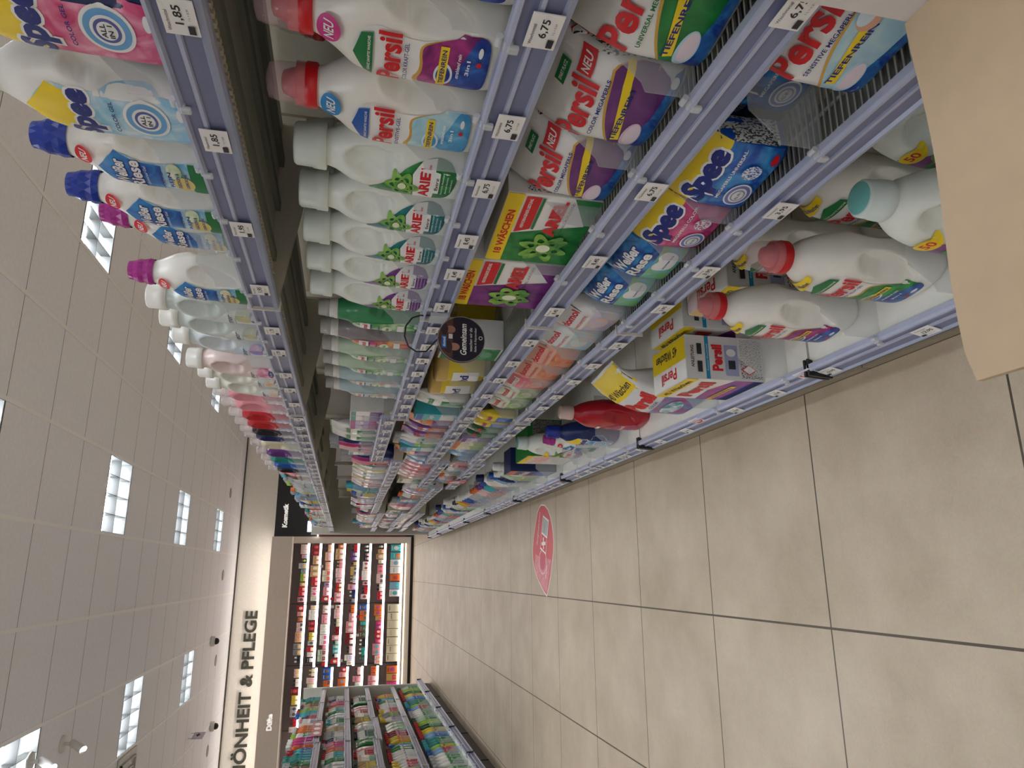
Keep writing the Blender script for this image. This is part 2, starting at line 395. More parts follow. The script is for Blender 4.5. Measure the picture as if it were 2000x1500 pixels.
def spee(bodyc, low, low2, capc):
    r = empty('detergent_bottle'); w_, d, h = .13, .084, .235
    b = body_gel(r, w_, d, h, mat(bodyc, .3)); a = w_/2; A = Art(b); A.sx = 1.1; A.dx = .14*a
    A.poly([(-a*.92, .72*h), (-a*.92, .1*h), (-a*.7, .05*h), (a*.2, .05*h), (a*.3, .12*h), (a*.3, .3*h), (a*.26, .45*h), (a*.26, .6*h), (a*.34, .7*h), (-a*.3, .84*h)], mat(low, .35, 'print', col2=low2))
    A.poly([(-a*.92, .72*h), (-a*.92, .56*h), (a*.08, .54*h), (a*.3, .7*h), (-a*.3, .84*h)], yel)
    A.text('Spee', -a*.3, .57*h, a*1.24, wht, h=.2*h, bold=.11, shear=.1); A.text('Spee', -a*.3, .57*h, a*1.16, navy, h=.17*h, bold=.05, shear=.1)
    for q, m in ((1, wht), (.86, mat((110, 170, 215), .4)), (.62, wht), (.5, mat((90, 100, 160), .4)), (.38, wht)): A.ell(-a*.2, .27*h, a*.42*q, .11*h*q, m)
    A.text('ALL', -a*.2, .285*h, a*.24, M_ink, h=.022*h); A.text('IN 1', -a*.2, .255*h, a*.22, M_ink, h=.02*h)
    A.text('COLOR GEL', -a*.2, .42*h, a*.7, navy, h=.02*h); A.ell(a*.02, .1*h, a*.14, .016*h, wht)
    A.done('label', r); cap_round(r, h-.004, .026, .05, capc); return r
def lenor(bodyc, art, art2, tint, txt='Lenor', capc=(226, 224, 214)):
    r = empty('softener_bottle'); w_, d, h = .112, .074, .2
    b = body_ariel(r, w_, d, h, mat(bodyc, .3)); a = w_/2; A = Art(b)
    A.poly([(-a*.9, .5*h), (-a*.93, .14*h), (-a*.6, .07*h), (a*.2, .07*h), (a*.45, .16*h), (a*.4, .3*h), (a*.05, .42*h), (-a*.5, .54*h)], mat(tint, .35))
    A.ell(0, .2*h, a*.46, .1*h, mat(art, .35, 'print', col2=art2)); A.ell(0, .115*h, a*.4, .035*h, mat((50, 56, 110), .4))
    A.text(txt, -a*.3, .36*h, a*.8, mat((70, 74, 84), .4), h=.06*h, shear=.3, bold=.01)
    A.text('APRIL FRISCH', -a*.3, .3*h, a*.5, M_ink, h=.014*h, bold=0); A.text('XL 38', 0, .115*h, a*.4, wht, h=.025*h)
    A.done('label', r); cap_round(r, h-.004, .028, .04, capc); return r
def kuschel(col, band, cap_alpha=.5, w_=.105, h=.19, capc=(232, 222, 218)):
    r = empty('softener_bottle')
    b = body_soft(r, w_, .07, h, mat(col, .28)); a = w_/2; A = Art(b)
    A.poly([(-a*.86, .42*h), (-a*.9, .1*h), (0, .05*h), (a*.6, .12*h), (a*.5, .38*h), (0, .5*h)], mat(band, .35, 'print', col2=(240, 230, 225)))
    A.text('Kuschelweich', -a*.16, .36*h, a*1.1, wht, h=.04*h, shear=.2); A.rect(-a*.7, .2*h, a*.2, .25*h, wht)
    A.done('label', r)
    c = MB().lathe([(.022, 0), (.0225, .014), (.019, .016), (.0185, .042), (.014, .05), (.0006, .05)], mat(capc, .12, 'clear', cap_alpha), 14, (0, 0, h-.003), True).build('dosing_cup', r)
    MB().lathe([(.017, 0), (.017, .02), (.010, .03), (.0006, .03)], mat(capc, .4), 14, (0, 0, h-.003)).build('spout', c); return r
def domol_bottle(col, lab, lab2, alpha=1):
    r = empty('detergent_bottle'); w_, d, h = .1, .07, .185
    b = body_gel(r, w_, d, h, mat(col, .25)); a = w_/2; A = Art(b)
    A.poly([(-a*.86, .7*h), (-a*.9, .12*h), (-a*.6, .06*h), (a*.3, .06*h), (a*.34, .2*h), (a*.06, .5*h), (a*.1, .74*h), (-a*.3, .84*h)], mat(lab, .35, 'print', col2=lab2))
    A.rect(-a*.84, .6*h, a*.04, .72*h, wht); A.text('domol', -a*.4, .66*h, a*.7, redm, h=.06*h, bold=.03)
    A.rect(-a*.8, .58*h, a*.02, .595*h, navy); A.ell(-a*.36, .4*h, a*.3, .06*h, mat((225, 240, 200), .4)); A.text('Bio', -a*.36, .4*h, a*.3, grn, h=.04*h)
    A.text('Universal', -a*.36, .5*h, a*.6, navy, h=.03*h); A.rect(-a*.5, .2*h, a*.1, .28*h, wht)
    A.done('label', r); cap_round(r, h-.003, .022, .018, (226, 224, 214), name='collar'); cap_round(r, h+.014, .019, .024, (206, 204, 196), alpha=.6); return r

def bag(root, w_, d, h, m, fold=0.5, seed=1, name='body'):
    """filled plastic bag, flat pillow front, folded seam at the top"""
    a, b = w_/2, d/2
    tab = [(0, 0, 0, a*.93, b*.8, 5), (h*.05, 0, 0, a, b, 5), (h*.5, 0, 0, a, b*.97, 4.2), (h*.72, 0, b*.12, a*.98, b*.75, 3.4), (h*.86, 0, b*.6*fold, a*.97, b*.4, 3), (h*.94, 0, b*1.1*fold, a*.97, b*.16, 3), (h, 0, b*1.7*fold, a*.98, .0015, 3)]
    mb = MB(); loft(mb, hermite(tab, 30), m, 56, wob=.0035, seed=seed)
    return mb.build(name, root)
def persil_bag(v, seed=1, neu=True):
    c = {'color': ((98, 42, 110), (120, 56, 130)), 'universal': ((24, 116, 56), (36, 140, 66)), 'sensitive': ((168, 208, 222), (196, 222, 228))}[v]
    r = empty('powder_bag'); w_, d, h = .142, .08, .168
    b = bag(r, w_, d, h, mat((232, 231, 226), .28, 'foil'), seed=seed); a = w_/2; A = Art(b)
    z = .55*h
    arc = [(-a*.9, z*.62), (-a*.5, z*.78), (0, z*.9), (a*.5, z*.96), (a*.97, z*1.0)]
    A.poly([(-a*.97, .04*h), (a*.97, .04*h)] + arc[::-1] + [(-a*.97, z*.58)], gold)
    arc2 = [(p[0], p[1]-.02*h) for p in arc]
    A.poly([(-a*.97, .04*h), (a*.97, .04*h)] + arc2[::-1] + [(-a*.97, z*.55)], mat(c[0], .28, 'print', col2=c[1]))
    A.poly([(-a*.97, .04*h), (a*.97, .04*h), (a*.9, .1*h), (0, .12*h), (-a*.5, .17*h), (-a*.97, .2*h)], mat((26, 60, 150), .3, 'print', col2=(70, 160, 215)))
    A.ell(-a*.55, .2*h, a*.36, .07*h, mat((228, 200, 215) if v == 'color' else (190, 225, 235), .3)); A.ell(-a*.52, .195*h, a*.3, .055*h, mat((238, 222, 228), .3))
    A.poly([(-a*.7, .27*h), (a*.7, .385*h), (a*.97, .39*h), (a*.97, .45*h), (a*.6, .44*h), (-a*.74, .33*h)], yel)
    A.text('TIEFENREIN', -a*.1, .34*h, a*1.25, navy, h=.04*h, rot=.05, bold=.03)
    A.text('Persil', -a*.22 if neu else -a*.08, .665*h, a*(1.36 if neu else 1.6), redm, h=.19*h, bold=.03, rot=.05)
    A.text({'color': 'COLOR MEGAPERLS', 'universal': 'UNIVERSAL MEGAPERLS', 'sensitive': 'SENSITIVE MEGAPERLS'}[v], 0, .53*h, a*1.3, navy if v != 'universal' else grn, h=.03*h, rot=.05)
    if v == 'sensitive':
        A.ell(a*.55, .42*h, a*.2, .07*h, mat((222, 170, 140), .4)); A.ell(a*.62, .45*h, a*.2, .05*h, mat((214, 228, 236), .4))
    else:
        A.rect(a*.52, .66*h, a*.95, .76*h, redm) if neu else None
        if neu: A.text('NEU', a*.735, .71*h, a*.34, wht, h=.055*h, shear=.2)
    A.rect(a*.1, .8*h, a*.6, .86*h, grn); A.text('SPART PLATZ', a*.35, .83*h, a*.4, wht, h=.02*h); A.ell(a*.8, .09*h, a*.1, .03*h, wht)
    A.done('front_print', r)
    B = Art(b, .02, 'R'); B.rect(-d*.3, .15*h, d*.3, .72*h, mat((226, 224, 218), .3, 'ink'))
    B.poly([(0, .72*h), (d*.16, .8*h), (0, .88*h), (-d*.16, .8*h)], redm); B.poly([(0, .735*h), (d*.13, .8*h), (0, .865*h), (-d*.13, .8*h)], wht); B.text('!', 0, .8*h, d*.03, M_ink, h=.06*h)
    B.done('side_print', r); return r
def spee_bag(c1, c2, seed=2, txt='MEGAPERLS UNIVERSAL'):
    r = empty('powder_bag'); w_, d, h = .14, .07, .148
    b = bag(r, w_, d, h, mat(c1, .25, 'foil'), .4, seed=seed); a = w_/2; A = Art(b)
    A.rect(-a*.97, .05*h, a*.97, .6*h, mat(c1, .25, 'print', col2=c2))
    A.poly([(-a*.97, .6*h), (-a*.2, .66*h), (a*.97, .56*h), (a*.97, .93*h), (-a*.97, .93*h)], yel)
    A.text('Spee', 0, .6*h, a*1.66, wht, h=.34*h, bold=.13, shear=.1, rot=.04); A.text('Spee', 0, .6*h, a*1.56, navy, h=.29*h, bold=.06, shear=.1, rot=.04)
    A.text(txt, a*.2, .41*h, a*1.4, wht, h=.035*h, rot=.04)
    for q, m in ((1, wht), (.88, mat((120, 130, 190), .4)), (.66, wht), (.52, mat((150, 150, 170), .4)), (.42, wht)): A.ell(-a*.35, .2*h, a*.36*q, .13*h*q, m)
    A.text('ALL IN 1', -a*.35, .2*h, a*.25, M_ink, h=.03*h); A.ell(a*.4, .25*h, a*.22, .09*h, mat((225, 232, 238), .3, 'ink', col2=c1)); A.ell(a*.8, .12*h, a*.12, .035*h, redm)
    A.text('für mehr Frische', -a*.5, .84*h, a*.7, navy, h=.05*h, bold=0)
    A.done('front_print', r)
    B = Art(b, .02, 'R'); B.rect(-d*.32, .1*h, d*.32, .75*h, mat((222, 222, 216), .3, 'ink')); B.done('side_print', r); return r
def riese_bag(seed=3):
    r = empty('powder_bag'); w_, d, h = .135, .066, .135
    b = bag(r, w_, d, h, mat((60, 120, 190), .25, 'foil'), .4, seed=seed); a = w_/2; A = Art(b)
    A.rect(-a*.97, .05*h, a*.97, .4*h, mat((130, 190, 120), .25, 'print', col2=(120, 200, 230))); A.rect(-a*.97, .4*h, a*.97, .93*h, mat((20, 66, 150), .25, 'print', col2=(60, 160, 220)))
    for t, z in (('Weißer', .72), ('Riese', .55)):
        A.text(t, -a*.05, z*h, a*1.3, navy, h=.17*h, bold=.09); A.text(t, -a*.05, z*h, a*1.22, wht, h=.145*h, bold=.035)
    A.poly([(-a*.2, .36*h), (-a*.1, .12*h), (a*.3, .1*h), (a*.7, .14*h), (a*.8, .34*h), (a*.5, .4*h), (a*.3, .34*h), (a*.1, .4*h)], wht)
    A.text('STRAHLEND REINE WÄSCHE', a*.3, .22*h, a*.7, navy, h=.03*h); A.done('front_print', r); return r
def pouch(c1, c2, c3, txt, tc, w_=.13, d=.055, h=.15, seed=4, name='refill_pouch', base=(232, 230, 224)):
    r = empty(name); b = bag(r, w_, d, h, mat(base, .22, 'foil'), .2, seed=seed); a = w_/2; A = Art(b)
    A.rect(-a*.97, .05*h, a*.97, .45*h, mat(c1, .25, 'print', col2=c2)); A.rect(-a*.97, .45*h, a*.97, .9*h, mat(c3, .25))
    A.ell(a*.1, .28*h, a*.5, .13*h, mat(c2, .3, 'print', col2=c1)); A.text(txt, 0, .7*h, a*1.3, mat(tc, .4), h=.12*h, bold=.03)
    A.text('WASCHMITTEL', 0, .54*h, a*1.3, mat(tc, .4), h=.05*h, bold=0); A.done('front_print', r); return r
def carton(w_, d, h, base, arts, name='carton_box', cat=None):
    """arts: {face: function(Art, a, h)}"""
    r = empty(name); b = MB().box((-w_/2, -d/2, 0), (w_/2, d/2, h), mat(base, .4), .0012).build('box_body', r)
    for f, fn in arts.items():
        A = Art(b, 0, f); fn(A, (w_ if f in 'FT' else d)/2, h); A.done({'F': 'front_print', 'R': 'side_print', 'L': 'left_print', 'T': 'top_print'}[f], r)
    return r
def ariel_box(c1, c2, w_=.19, h=.165):
    def F(A, a, h):
        A.rect(-a*.99, .01*h, a*.99, .82*h, wht); A.poly([(-a*.99, .01*h), (a*.3, .01*h), (-a*.1, .82*h), (-a*.99, .82*h)], mat(c1, .35, 'print', col2=c2))
        A.poly([(a*.1, .01*h), (a*.99, .01*h), (a*.99, .3*h)], mat(c1, .35, 'print', col2=c2))
        A.rect(-a*.99, .82*h, a*.99, .995*h, yel); A.text('18 WÄSCHEN', -a*.1, .905*h, a*1.3, redm, h=.1*h, bold=.03)
        A.poly([(-a*.05, .8*h), (a*.95, .8*h), (a*.95, .64*h), (a*.08, .64*h)], redm); A.text('HERVORRAGENDE LEISTUNG', a*.5, .74*h, a*.8, wht, h=.035*h)
        A.rect(a*.08, .6*h, a*.95, .63*h, grn); A.text('ARIEL', a*.42, .42*h, a*1.0, redm, h=.15*h, bold=.05)
        A.text('SCHNELL AUFLÖSEND', a*.45, .3*h, a*.95, M_ink, h=.035*h, bold=0)
        g = mat((60, 140, 60), .3, 'print', col2=(150, 200, 80))
        for rot in (.4, -.6, 1.3, 2.2): A.ring(-a*.45, .4*h, a*.46, .09*h, .35, g, rot)
        A.ell(-a*.45, .4*h, a*.12, .08*h, mat((240, 244, 215), .3))
    def R(A, a, h): A.rect(-a*.9, .05*h, a*.9, .8*h, mat((215, 214, 208), .4, 'ink'))
    def T(A, a, h): A.rect(-a*.98, -.03, a*.98, .03, mat((205, 204, 198), .4))
    return carton(w_, .1, h, (222, 221, 214), {'F': F, 'R': R, 'T': T})
def persil_box():
    def F(A, a, h):
        A.rect(-a*.99, .01*h, a*.99, .99*h, wht); A.poly([(-a*.99, .45*h), (0, .5*h), (a*.99, .38*h), (a*.99, .01*h), (-a*.99, .01*h)], mat((190, 60, 140), .35, 'print', col2=(120, 60, 150)))
        A.rect(-a*.99, .01*h, a*.99, .14*h, navy); A.rect(-a*.99, .84*h, a*.99, .99*h, yel); A.text('45 Wäschen', 0, .91*h, a*1.5, M_ink, h=.08*h)
        A.text('Persil', 0, .66*h, a*1.5, redm, h=.2*h, bold=.05); A.rect(-a*.9, .24*h, a*.5, .31*h, yel); A.text('TIEFENREIN', -a*.2, .275*h, a*1.1, navy, h=.04*h)
    def R(A, a, h):
        A.rect(-a*.98, .01*h, a*.98, .99*h, mat((218, 218, 214), .4)); A.rect(-a*.98, .7*h, a*.98, .75*h, mat((20, 140, 180), .4)); A.text('Premium Waschmittel', 0, .725*h, a*1.2, wht, h=.018*h, bold=0)
        A.text('Persil', 0, .6*h, a*1.2, redm, h=.14*h, bold=.05); A.rect(-a*.8, .33*h, a*.6, .5*h, mat((160, 166, 200), .4)); A.rect(-a*.5, .37*h, -a*.1, .46*h, M_ink); A.ell(a*.25, .42*h, a*.18, .06*h, wht)
        A.rect(-a*.9, .03*h, a*.9, .3*h, mat((214, 213, 208), .4, 'ink')); A.poly([(-a*.5, .3*h), (-a*.26, .2*h), (-a*.5, .1*h), (-a*.74, .2*h)], redm); A.poly([(-a*.5, .28*h), (-a*.3, .2*h), (-a*.5, .12*h), (-a*.7, .2*h)], wht)
        A.text('ANLEITUNG', 0, .92*h, a*1.0, M_ink, h=.04*h); A.rect(-a*.7, .8*h, -a*.2, .86*h, M_ink); A.rect(a*.1, .8*h, a*.6, .86*h, M_ink)
    def T(A, a, h):
        A.rect(-a*.99, -.055, a*.99, .055, wht); A.rect(-a*.99, -.005, a*.99, .055, yel); A.text('45 Wäschen', -a*.1, .027, a*1.3, M_ink, h=.026, shear=.2, rot=math.pi); A.text('Persil', 0, -.03, a*.9, redm, h=.03, rot=math.pi)
    return carton(.195, .115, .215, (226, 225, 220), {'F': F, 'R': R, 'T': T})

# ------------------------------------------------------------------ plainer packs for the crowd
CN = {'red': (196, 34, 44), 'dark red': (130, 24, 34), 'pink': (228, 150, 160), 'hot pink': (208, 50, 120), 'magenta': (176, 44, 128), 'purple': (104, 48, 130), 'navy': (28, 40, 92), 'blue': (36, 92, 180),
      'light blue': (130, 178, 212), 'teal': (30, 140, 130), 'turquoise': (64, 178, 188), 'green': (38, 134, 64), 'dark green': (26, 82, 50), 'lime': (150, 192, 60), 'yellow': (226, 200, 50), 'orange': (222, 110, 40),
      'tan': (196, 158, 110), 'brown': (98, 70, 54), 'black': (34, 34, 38), 'grey': (140, 142, 146), 'silver': (186, 188, 190), 'white': (238, 237, 230), 'cream': (222, 214, 184), 'pale green': (186, 206, 182),
      'pale pink': (232, 200, 198), 'gold': (200, 166, 92), 'peach': (226, 176, 140), 'lilac': (180, 164, 206)}
PROTO = {}
KN = {'gel': ('detergent_bottle', 'bottle'), 'soft': ('softener_bottle', 'bottle'), 'slim': ('cleaner_bottle', 'bottle'), 'spray': ('spray_bottle', 'bottle'), 'pouch': ('refill_pouch', 'pouch'),
      'box': ('product_carton', 'box'), 'tub': ('lidded_tub', 'tub'), 'can': ('aerosol_can', 'can'), 'perfume': ('perfume_box', 'box'), 'flacon': ('perfume_bottle', 'bottle'), 'jug': ('cleaner_jug', 'bottle')}
WID = {'gel': .105, 'soft': .095, 'slim': .075, 'spray': .085, 'pouch': .12, 'box': .09, 'tub': .1, 'can': .06, 'perfume': .075, 'flacon': .06, 'jug': .13}
DEP = {'gel': .07, 'soft': .07, 'slim': .06, 'spray': .055, 'pouch': .05, 'box': .07, 'tub': .09, 'can': .056, 'perfume': .05, 'flacon': .035, 'jug': .1}
HGT = {'gel': .245, 'soft': .24, 'slim': .225, 'spray': .25, 'pouch': .18, 'box': .14, 'tub': .11, 'can': .2, 'perfume': .12, 'flacon': .11, 'jug': .28}
BRAND = {'gel': ['domol', 'Perwoll', 'Coral', 'Dash', 'frosch'], 'soft': ['Lenor', 'Vernel', 'domol'], 'slim': ['domol', 'frosch', 'Sagrotan', 'Ajax', 'Meister'], 'spray': ['Viss', 'Sidolin', 'domol', 'Febreze'], 'pouch': ['domol', 'frosch', 'Dash'],
         'box': ['Somat', 'Finish', 'domol', 'Calgon'], 'tub': ['Oxi', 'Vanish'], 'can': ['Oust', 'Febreze'], 'perfume': ['eau', 'PARFUM', 'bench', 'love'], 'flacon': ['eau'], 'jug': ['DanKlorix']}
def proto(kind, c, k, l, big=1.0, var=0):
    key = (kind, c, k, l, big, var % 2)
    if key in PROTO: return PROTO[key]
    r = empty(KN[kind][0]); C, K, Lb = CN[c], CN[k], CN[l]; W, D, HH = WID[kind]*big, DEP[kind]*big, HGT[kind]*big
    L2 = [min(255, v*.6+90) for v in Lb]; pm = mat(Lb, .35, 'print', col2=L2); a = W/2
    br = BRAND[kind][var % len(BRAND[kind])]; ink = wht if sum(Lb) < 430 else navy
    if kind in ('gel', 'soft'):
        h = HH*.8; tab = [(0, 0, 0, a*.88, D*.44, 3), (h*.06, 0, 0, a, D*.5, 2.8), (h*.6, 0, 0, a*.95, D*.49, 2.5), (h*.84, 0, 0, a*.7, D*.42, 2.2), (h*.97, 0, 0, .019, .019, 2), (h, 0, 0, .018, .018, 2)] if kind == 'gel' else \
            [(0, 0, 0, a*.9, D*.45, 3), (h*.06, 0, 0, a, D*.5, 2.6), (h*.35, 0, 0, a*.97, D*.48, 2.5), (h*.62, 0, 0, a*.8, D*.43, 2.3), (h*.86, 0, 0, a*.82, D*.43, 2.3), (h*.97, 0, 0, .019, .019, 2), (h, 0, 0, .018, .018, 2)]
        mb = MB(); loft(mb, hermite(tab, 18), mat(C, .3), 24, [(a*.42, h*.58, a*.36, h*.24, 0, .6)]); b = mb.build('body', r)
        A = Art(b, .02); A.poly([(-a*.84, .5*h), (-a*.88, .12*h), (0, .06*h), (a*.6, .12*h), (a*.1, .4*h), (0, .58*h), (-a*.5, .66*h)], pm)
        A.text(br, -a*.35, .42*h, a*.9, ink, h=.07*h, bold=.03); A.ell(-a*.1, .22*h, a*.36, .07*h, mat(L2, .4)); A.done('label', r)
        cap_round(r, h-.003, .021, HH*.2, K, n=14, alpha=.6 if k in ('silver', 'cream') else 1)
    elif kind == 'slim':
        h = HH*.86; b = body_slim(r, a*.9, h, mat(C, .25), D); A = Art(b, .015)
        A.rect(-a*.75, .1*h, a*.75, .58*h, pm); A.text(br, 0, .45*h, a*1.1, ink, h=.07*h, bold=.03); A.ell(0, .25*h, a*.5, .09*h, mat(L2, .4)); A.done('label', r)
        cap_round(r, h-.003, a*.36+.003, HH*.14, K, n=14)
    elif kind == 'jug':
        h = HH*.84; tab = [(0, 0, 0, a*.93, D*.46, 4), (h*.05, 0, 0, a, D*.5, 4), (h*.6, 0, 0, a, D*.5, 3.5), (h*.84, -a*.2, 0, a*.6, D*.42, 2.6), (h*.97, -a*.3, 0, .02, .02, 2), (h, -a*.3, 0, .02, .02, 2)]
        mb = MB(); loft(mb, hermite(tab, 20), mat(C, .3), 28, [(a*.5, h*.6, a*.3, h*.26, .2, .75)]); b = mb.build('body', r); A = Art(b, .02)
        A.rect(-a*.85, .1*h, a*.3, .5*h, pm); A.text(br, -a*.28, .4*h, a*.9, ink, h=.06*h); A.done('label', r); cap_round(r, h-.003, .024, HH*.16, K, cx=-a*.3, n=16)
    elif kind == 'spray':
        h = HH*.72; b = body_slim(r, a*.82, h, mat(C, .22), D); A = Art(b, .015)
        A.rect(-a*.66, .08*h, a*.66, .6*h, pm); A.text(br, 0, .46*h, a*1.0, ink, h=.08*h, bold=.03); A.ell(0, .26*h, a*.4, .1*h, mat(L2, .4)); A.done('label', r)
        mk = mat(K, .35); mb = MB(); mb.lathe([(a*.4, 0), (a*.42, .02), (a*.3, .03)], mk, 12, (0, 0, h-.004))
        mb.box((-a*.3, -a*.34, h+.024), (a*.75, a*.34, h+.024+HH*.1), mk, .003); mb.box((-a*1.15, -a*.18, h+.03), (-a*.28, a*.18, h+.02+HH*.1), mk, .002); s_ = mb.build('spray_head', r)
        MB().prism([(-a*.8, h+.028), (-a*.55, h+.03), (-a*.6, h-.004), (-a*.95, h-.022), (-a*1.0, h-.014)], -.005, .005, mk).build('trigger', s_)
    elif kind == 'pouch':
        b = bag(r, W, D, HH, mat(C, .22, 'foil'), .25, seed=len(PROTO)*3.1); A = Art(b, .03)
        A.rect(-a*.96, .06*HH, a*.96, .46*HH, pm); A.text(br, 0, .66*HH, a*1.3, mat(K, .4), h=.13*HH, bold=.04); A.ell(0, .3*HH, a*.5, .12*HH, mat(L2, .3)); A.done('front_print', r)
        MB().prism([(-a*.96, HH*.97), (a*.96, HH*.97), (a*.96, HH*1.03), (-a*.96, HH*1.03)], D*.2, D*.22+.001, mat(K, .3)).build('top_seal', r)
    elif kind in ('box', 'perfume'):
        b = MB().box((-a, -D/2, 0), (a, D/2, HH), mat(C, .35), .001 if kind == 'box' else 0).build('box_body', r); A = Art(b, 0)
        if kind == 'box':
            A.rect(-a*.96, .04*HH, a*.96, .4*HH, pm); A.rect(-a*.96, .82*HH, a*.96, .97*HH, mat(K, .4)); A.text(br, 0, .62*HH, a*1.5, ink if sum(C) > 430 else wht, h=.16*HH, bold=.04); A.ell(0, .24*HH, a*.5, .1*HH, mat(L2, .4))
        elif var % 2:
            A.rect(-a*.7, .12*HH, a*.7, .5*HH, pm); A.text(br, 0, .68*HH, a*1.2, mat(K, .4), h=.09*HH, bold=.02)
        else:
            A.ell(0, .5*HH, a*.6, .24*HH, pm); A.text(br, 0, .86*HH, a*1.2, mat(K, .4), h=.08*HH, bold=.02)
        A.done('front_print', r)
    elif kind == 'tub':
        b = MB().lathe([(a*.88, 0), (a*.94, .004), (a, HH*.78)], mat(C, .3), 24).build('body', r); A = Art(b, .012)
        A.rect(-a*.6, .12*HH, a*.6, .66*HH, pm); A.text(br, 0, .42*HH, a*.9, ink, h=.2*HH, bold=.04); A.done('label', r)
        MB().lathe([(a*1.03, HH*.76), (a*1.04, HH*.95), (a*.96, HH), (.001, HH)], mat(K, .3), 24).build('lid', r)
    elif kind == 'can':
        b = MB().lathe([(a*.95, 0), (a, .003), (a, HH*.76), (a*.7, HH*.84)], mat(C, .22), 18).build('body', r); A = Art(b, .012)
        A.rect(-a*.7, .1*HH, a*.7, .5*HH, pm); A.text(br, 0, .62*HH, a*1.2, ink if sum(C) > 430 else wht, h=.08*HH, bold=.03); A.done('label', r); cap_round(r, HH*.78, a*.8, HH*.22, K, n=16)
    elif kind == 'flacon':
        MB().box((-a, -D/2, 0), (a, D/2, HH*.66), mat(C, .12, 'clear', .8), .003).build('glass_body', r)
        MB().box((-a*.45, -D*.3, HH*.66), (a*.45, D*.3, HH), mat(K, .2), .002).build('cap', r)
    PROTO[key] = r; return r
USED = set()
def place(r, x, y, z, rz, label, cat, group=None):
    """the first use moves the pack that was built, later uses copy it with its parts"""
    o = r if r.name not in USED else clone(r)
    USED.add(r.name); o.location = (x, y, z); o.rotation_euler = (0, 0, rz)
    if 'label' in o: del o['label']
    if 'group' in o: del o['group']
    return tag(o, label, cat, group)

# ================================================================== THE SETTING
YB, YF, XL, XR = 13.02, -4.0, -7.0, 7.0
CZ = 2.97
def floor_mat():
    m = bpy.data.materials.new('floor_tiles'); m.use_nodes = True; nt = m.node_tree; b = nt.nodes['Principled BSDF']; N = nt.nodes.new; L = nt.links.new
    tc = N('ShaderNodeTexCoord'); sp = N('ShaderNodeSeparateXYZ'); L(tc.outputs['Object'], sp.inputs[0])
    def gap(out, off, pitch, half):
        a = N('ShaderNodeMath'); a.operation = 'SUBTRACT'; L(out, a.inputs[0]); a.inputs[1].default_value = off
        d = N('ShaderNodeMath'); d.operation = 'PINGPONG'; L(a.outputs[0], d.inputs[0]); d.inputs[1].default_value = pitch/2
        c = N('ShaderNodeMath'); c.operation = 'LESS_THAN'; L(d.outputs[0], c.inputs[0]); c.inputs[1].default_value = half; return c
    gx = gap(sp.outputs[0], -.1405, .6, .003); gy = gap(sp.outputs[1], 1.632, .5985, .0025)
    g = N('ShaderNodeMath'); g.operation = 'MAXIMUM'; L(gx.outputs[0], g.inputs[0]); L(gy.outputs[0], g.inputs[1])
    n1 = N('ShaderNodeTexNoise'); n1.inputs['Scale'].default_value = 3.2; n1.inputs['Detail'].default_value = 8; n1.inputs['Roughness'].default_value = .62; L(tc.outputs['Object'], n1.inputs['Vector'])
    r = N('ShaderNodeValToRGB'); r.color_ramp.elements[0].position = .3; r.color_ramp.elements[1].position = .72
    r.color_ramp.elements[0].color = rgb((168, 152, 128)); r.color_ramp.elements[1].color = rgb((196, 181, 158)); L(n1.outputs['Fac'], r.inputs[0])
    n2 = N('ShaderNodeTexNoise'); n2.inputs['Scale'].default_value = 160; L(tc.outputs['Object'], n2.inputs['Vector'])
    ov = N('ShaderNodeMix'); ov.data_type = 'RGBA'; ov.blend_type = 'OVERLAY'; ov.inputs[0].default_value = .14; L(r.outputs[0], ov.inputs[6]); L(n2.outputs['Color'], ov.inputs[7])
    mx = N('ShaderNodeMix'); mx.data_type = 'RGBA'; L(g.outputs[0], mx.inputs[0]); L(ov.outputs[2], mx.inputs[6]); mx.inputs[7].default_value = rgb((66, 54, 36)); L(mx.outputs[2], b.inputs['Base Color'])
    b.inputs['Roughness'].default_value = .42
    bp = N('ShaderNodeBump'); bp.inputs['Strength'].default_value = .25; bp.inputs['Distance'].default_value = .001; bp.invert = True; L(g.outputs[0], bp.inputs['Height']); L(bp.outputs[0], b.inputs['Normal'])
    return m
struct(MB().box((XL, YF, -.05), (XR, 16, 0), floor_mat()).build('floor'))
M_ceil = mat((243, 243, 252), .8); M_run = mat((250, 250, 252), .55); M_gap = mat((110, 104, 98), .8)
GX, GY = .305, 5.93                 # ceiling grid origin, pitch .6 x .5975
gpx, gpy = .6, .5975
LIGHTS = []
for i in range(-3, 8): LIGHTS.append((0, 4*i-8 if False else None))
LIGHTS = []
def rows():
    out = []
    for c, j0 in ((0, 0), (-3, 2), (3, 2), (-6, 0), (6, 0), (-9, 2), (9, 2)):
        for k in range(-4, 4):
            j = j0 + 4*k; y = GY + gpy*j; x = GX + gpx*c
            if YF < y < 11.5 and XL < x < XR-.6: out.append((c, j))
    return out
LIGHTS = rows()
mb = MB(); i0, i1 = -12, 11; j0, j1 = -17, 12
for i in range(i0, i1+1):
    for j in range(j0, j1+1):
        if (i, j) in LIGHTS: continue
        x = max(XL, GX+gpx*i); x1 = min(XR, GX+gpx*(i+1)); y = max(YF, GY+gpy*j); y1 = min(YB+.03, GY+gpy*(j+1))
        if x1 <= x or y1 <= y: continue
        g = .0028
        mb.add([(x, y+g, CZ), (x, y1-g, CZ), (x1, y1-g, CZ), (x1, y+g, CZ)], [(0, 1, 2, 3)], M_ceil)
struct(mb.build('ceiling'))
struct(MB().box((XL, YF, CZ+.14), (XR, YB+.1, CZ+.2), mat((120, 116, 110), .8)).build('ceiling_slab'))
mb = MB()
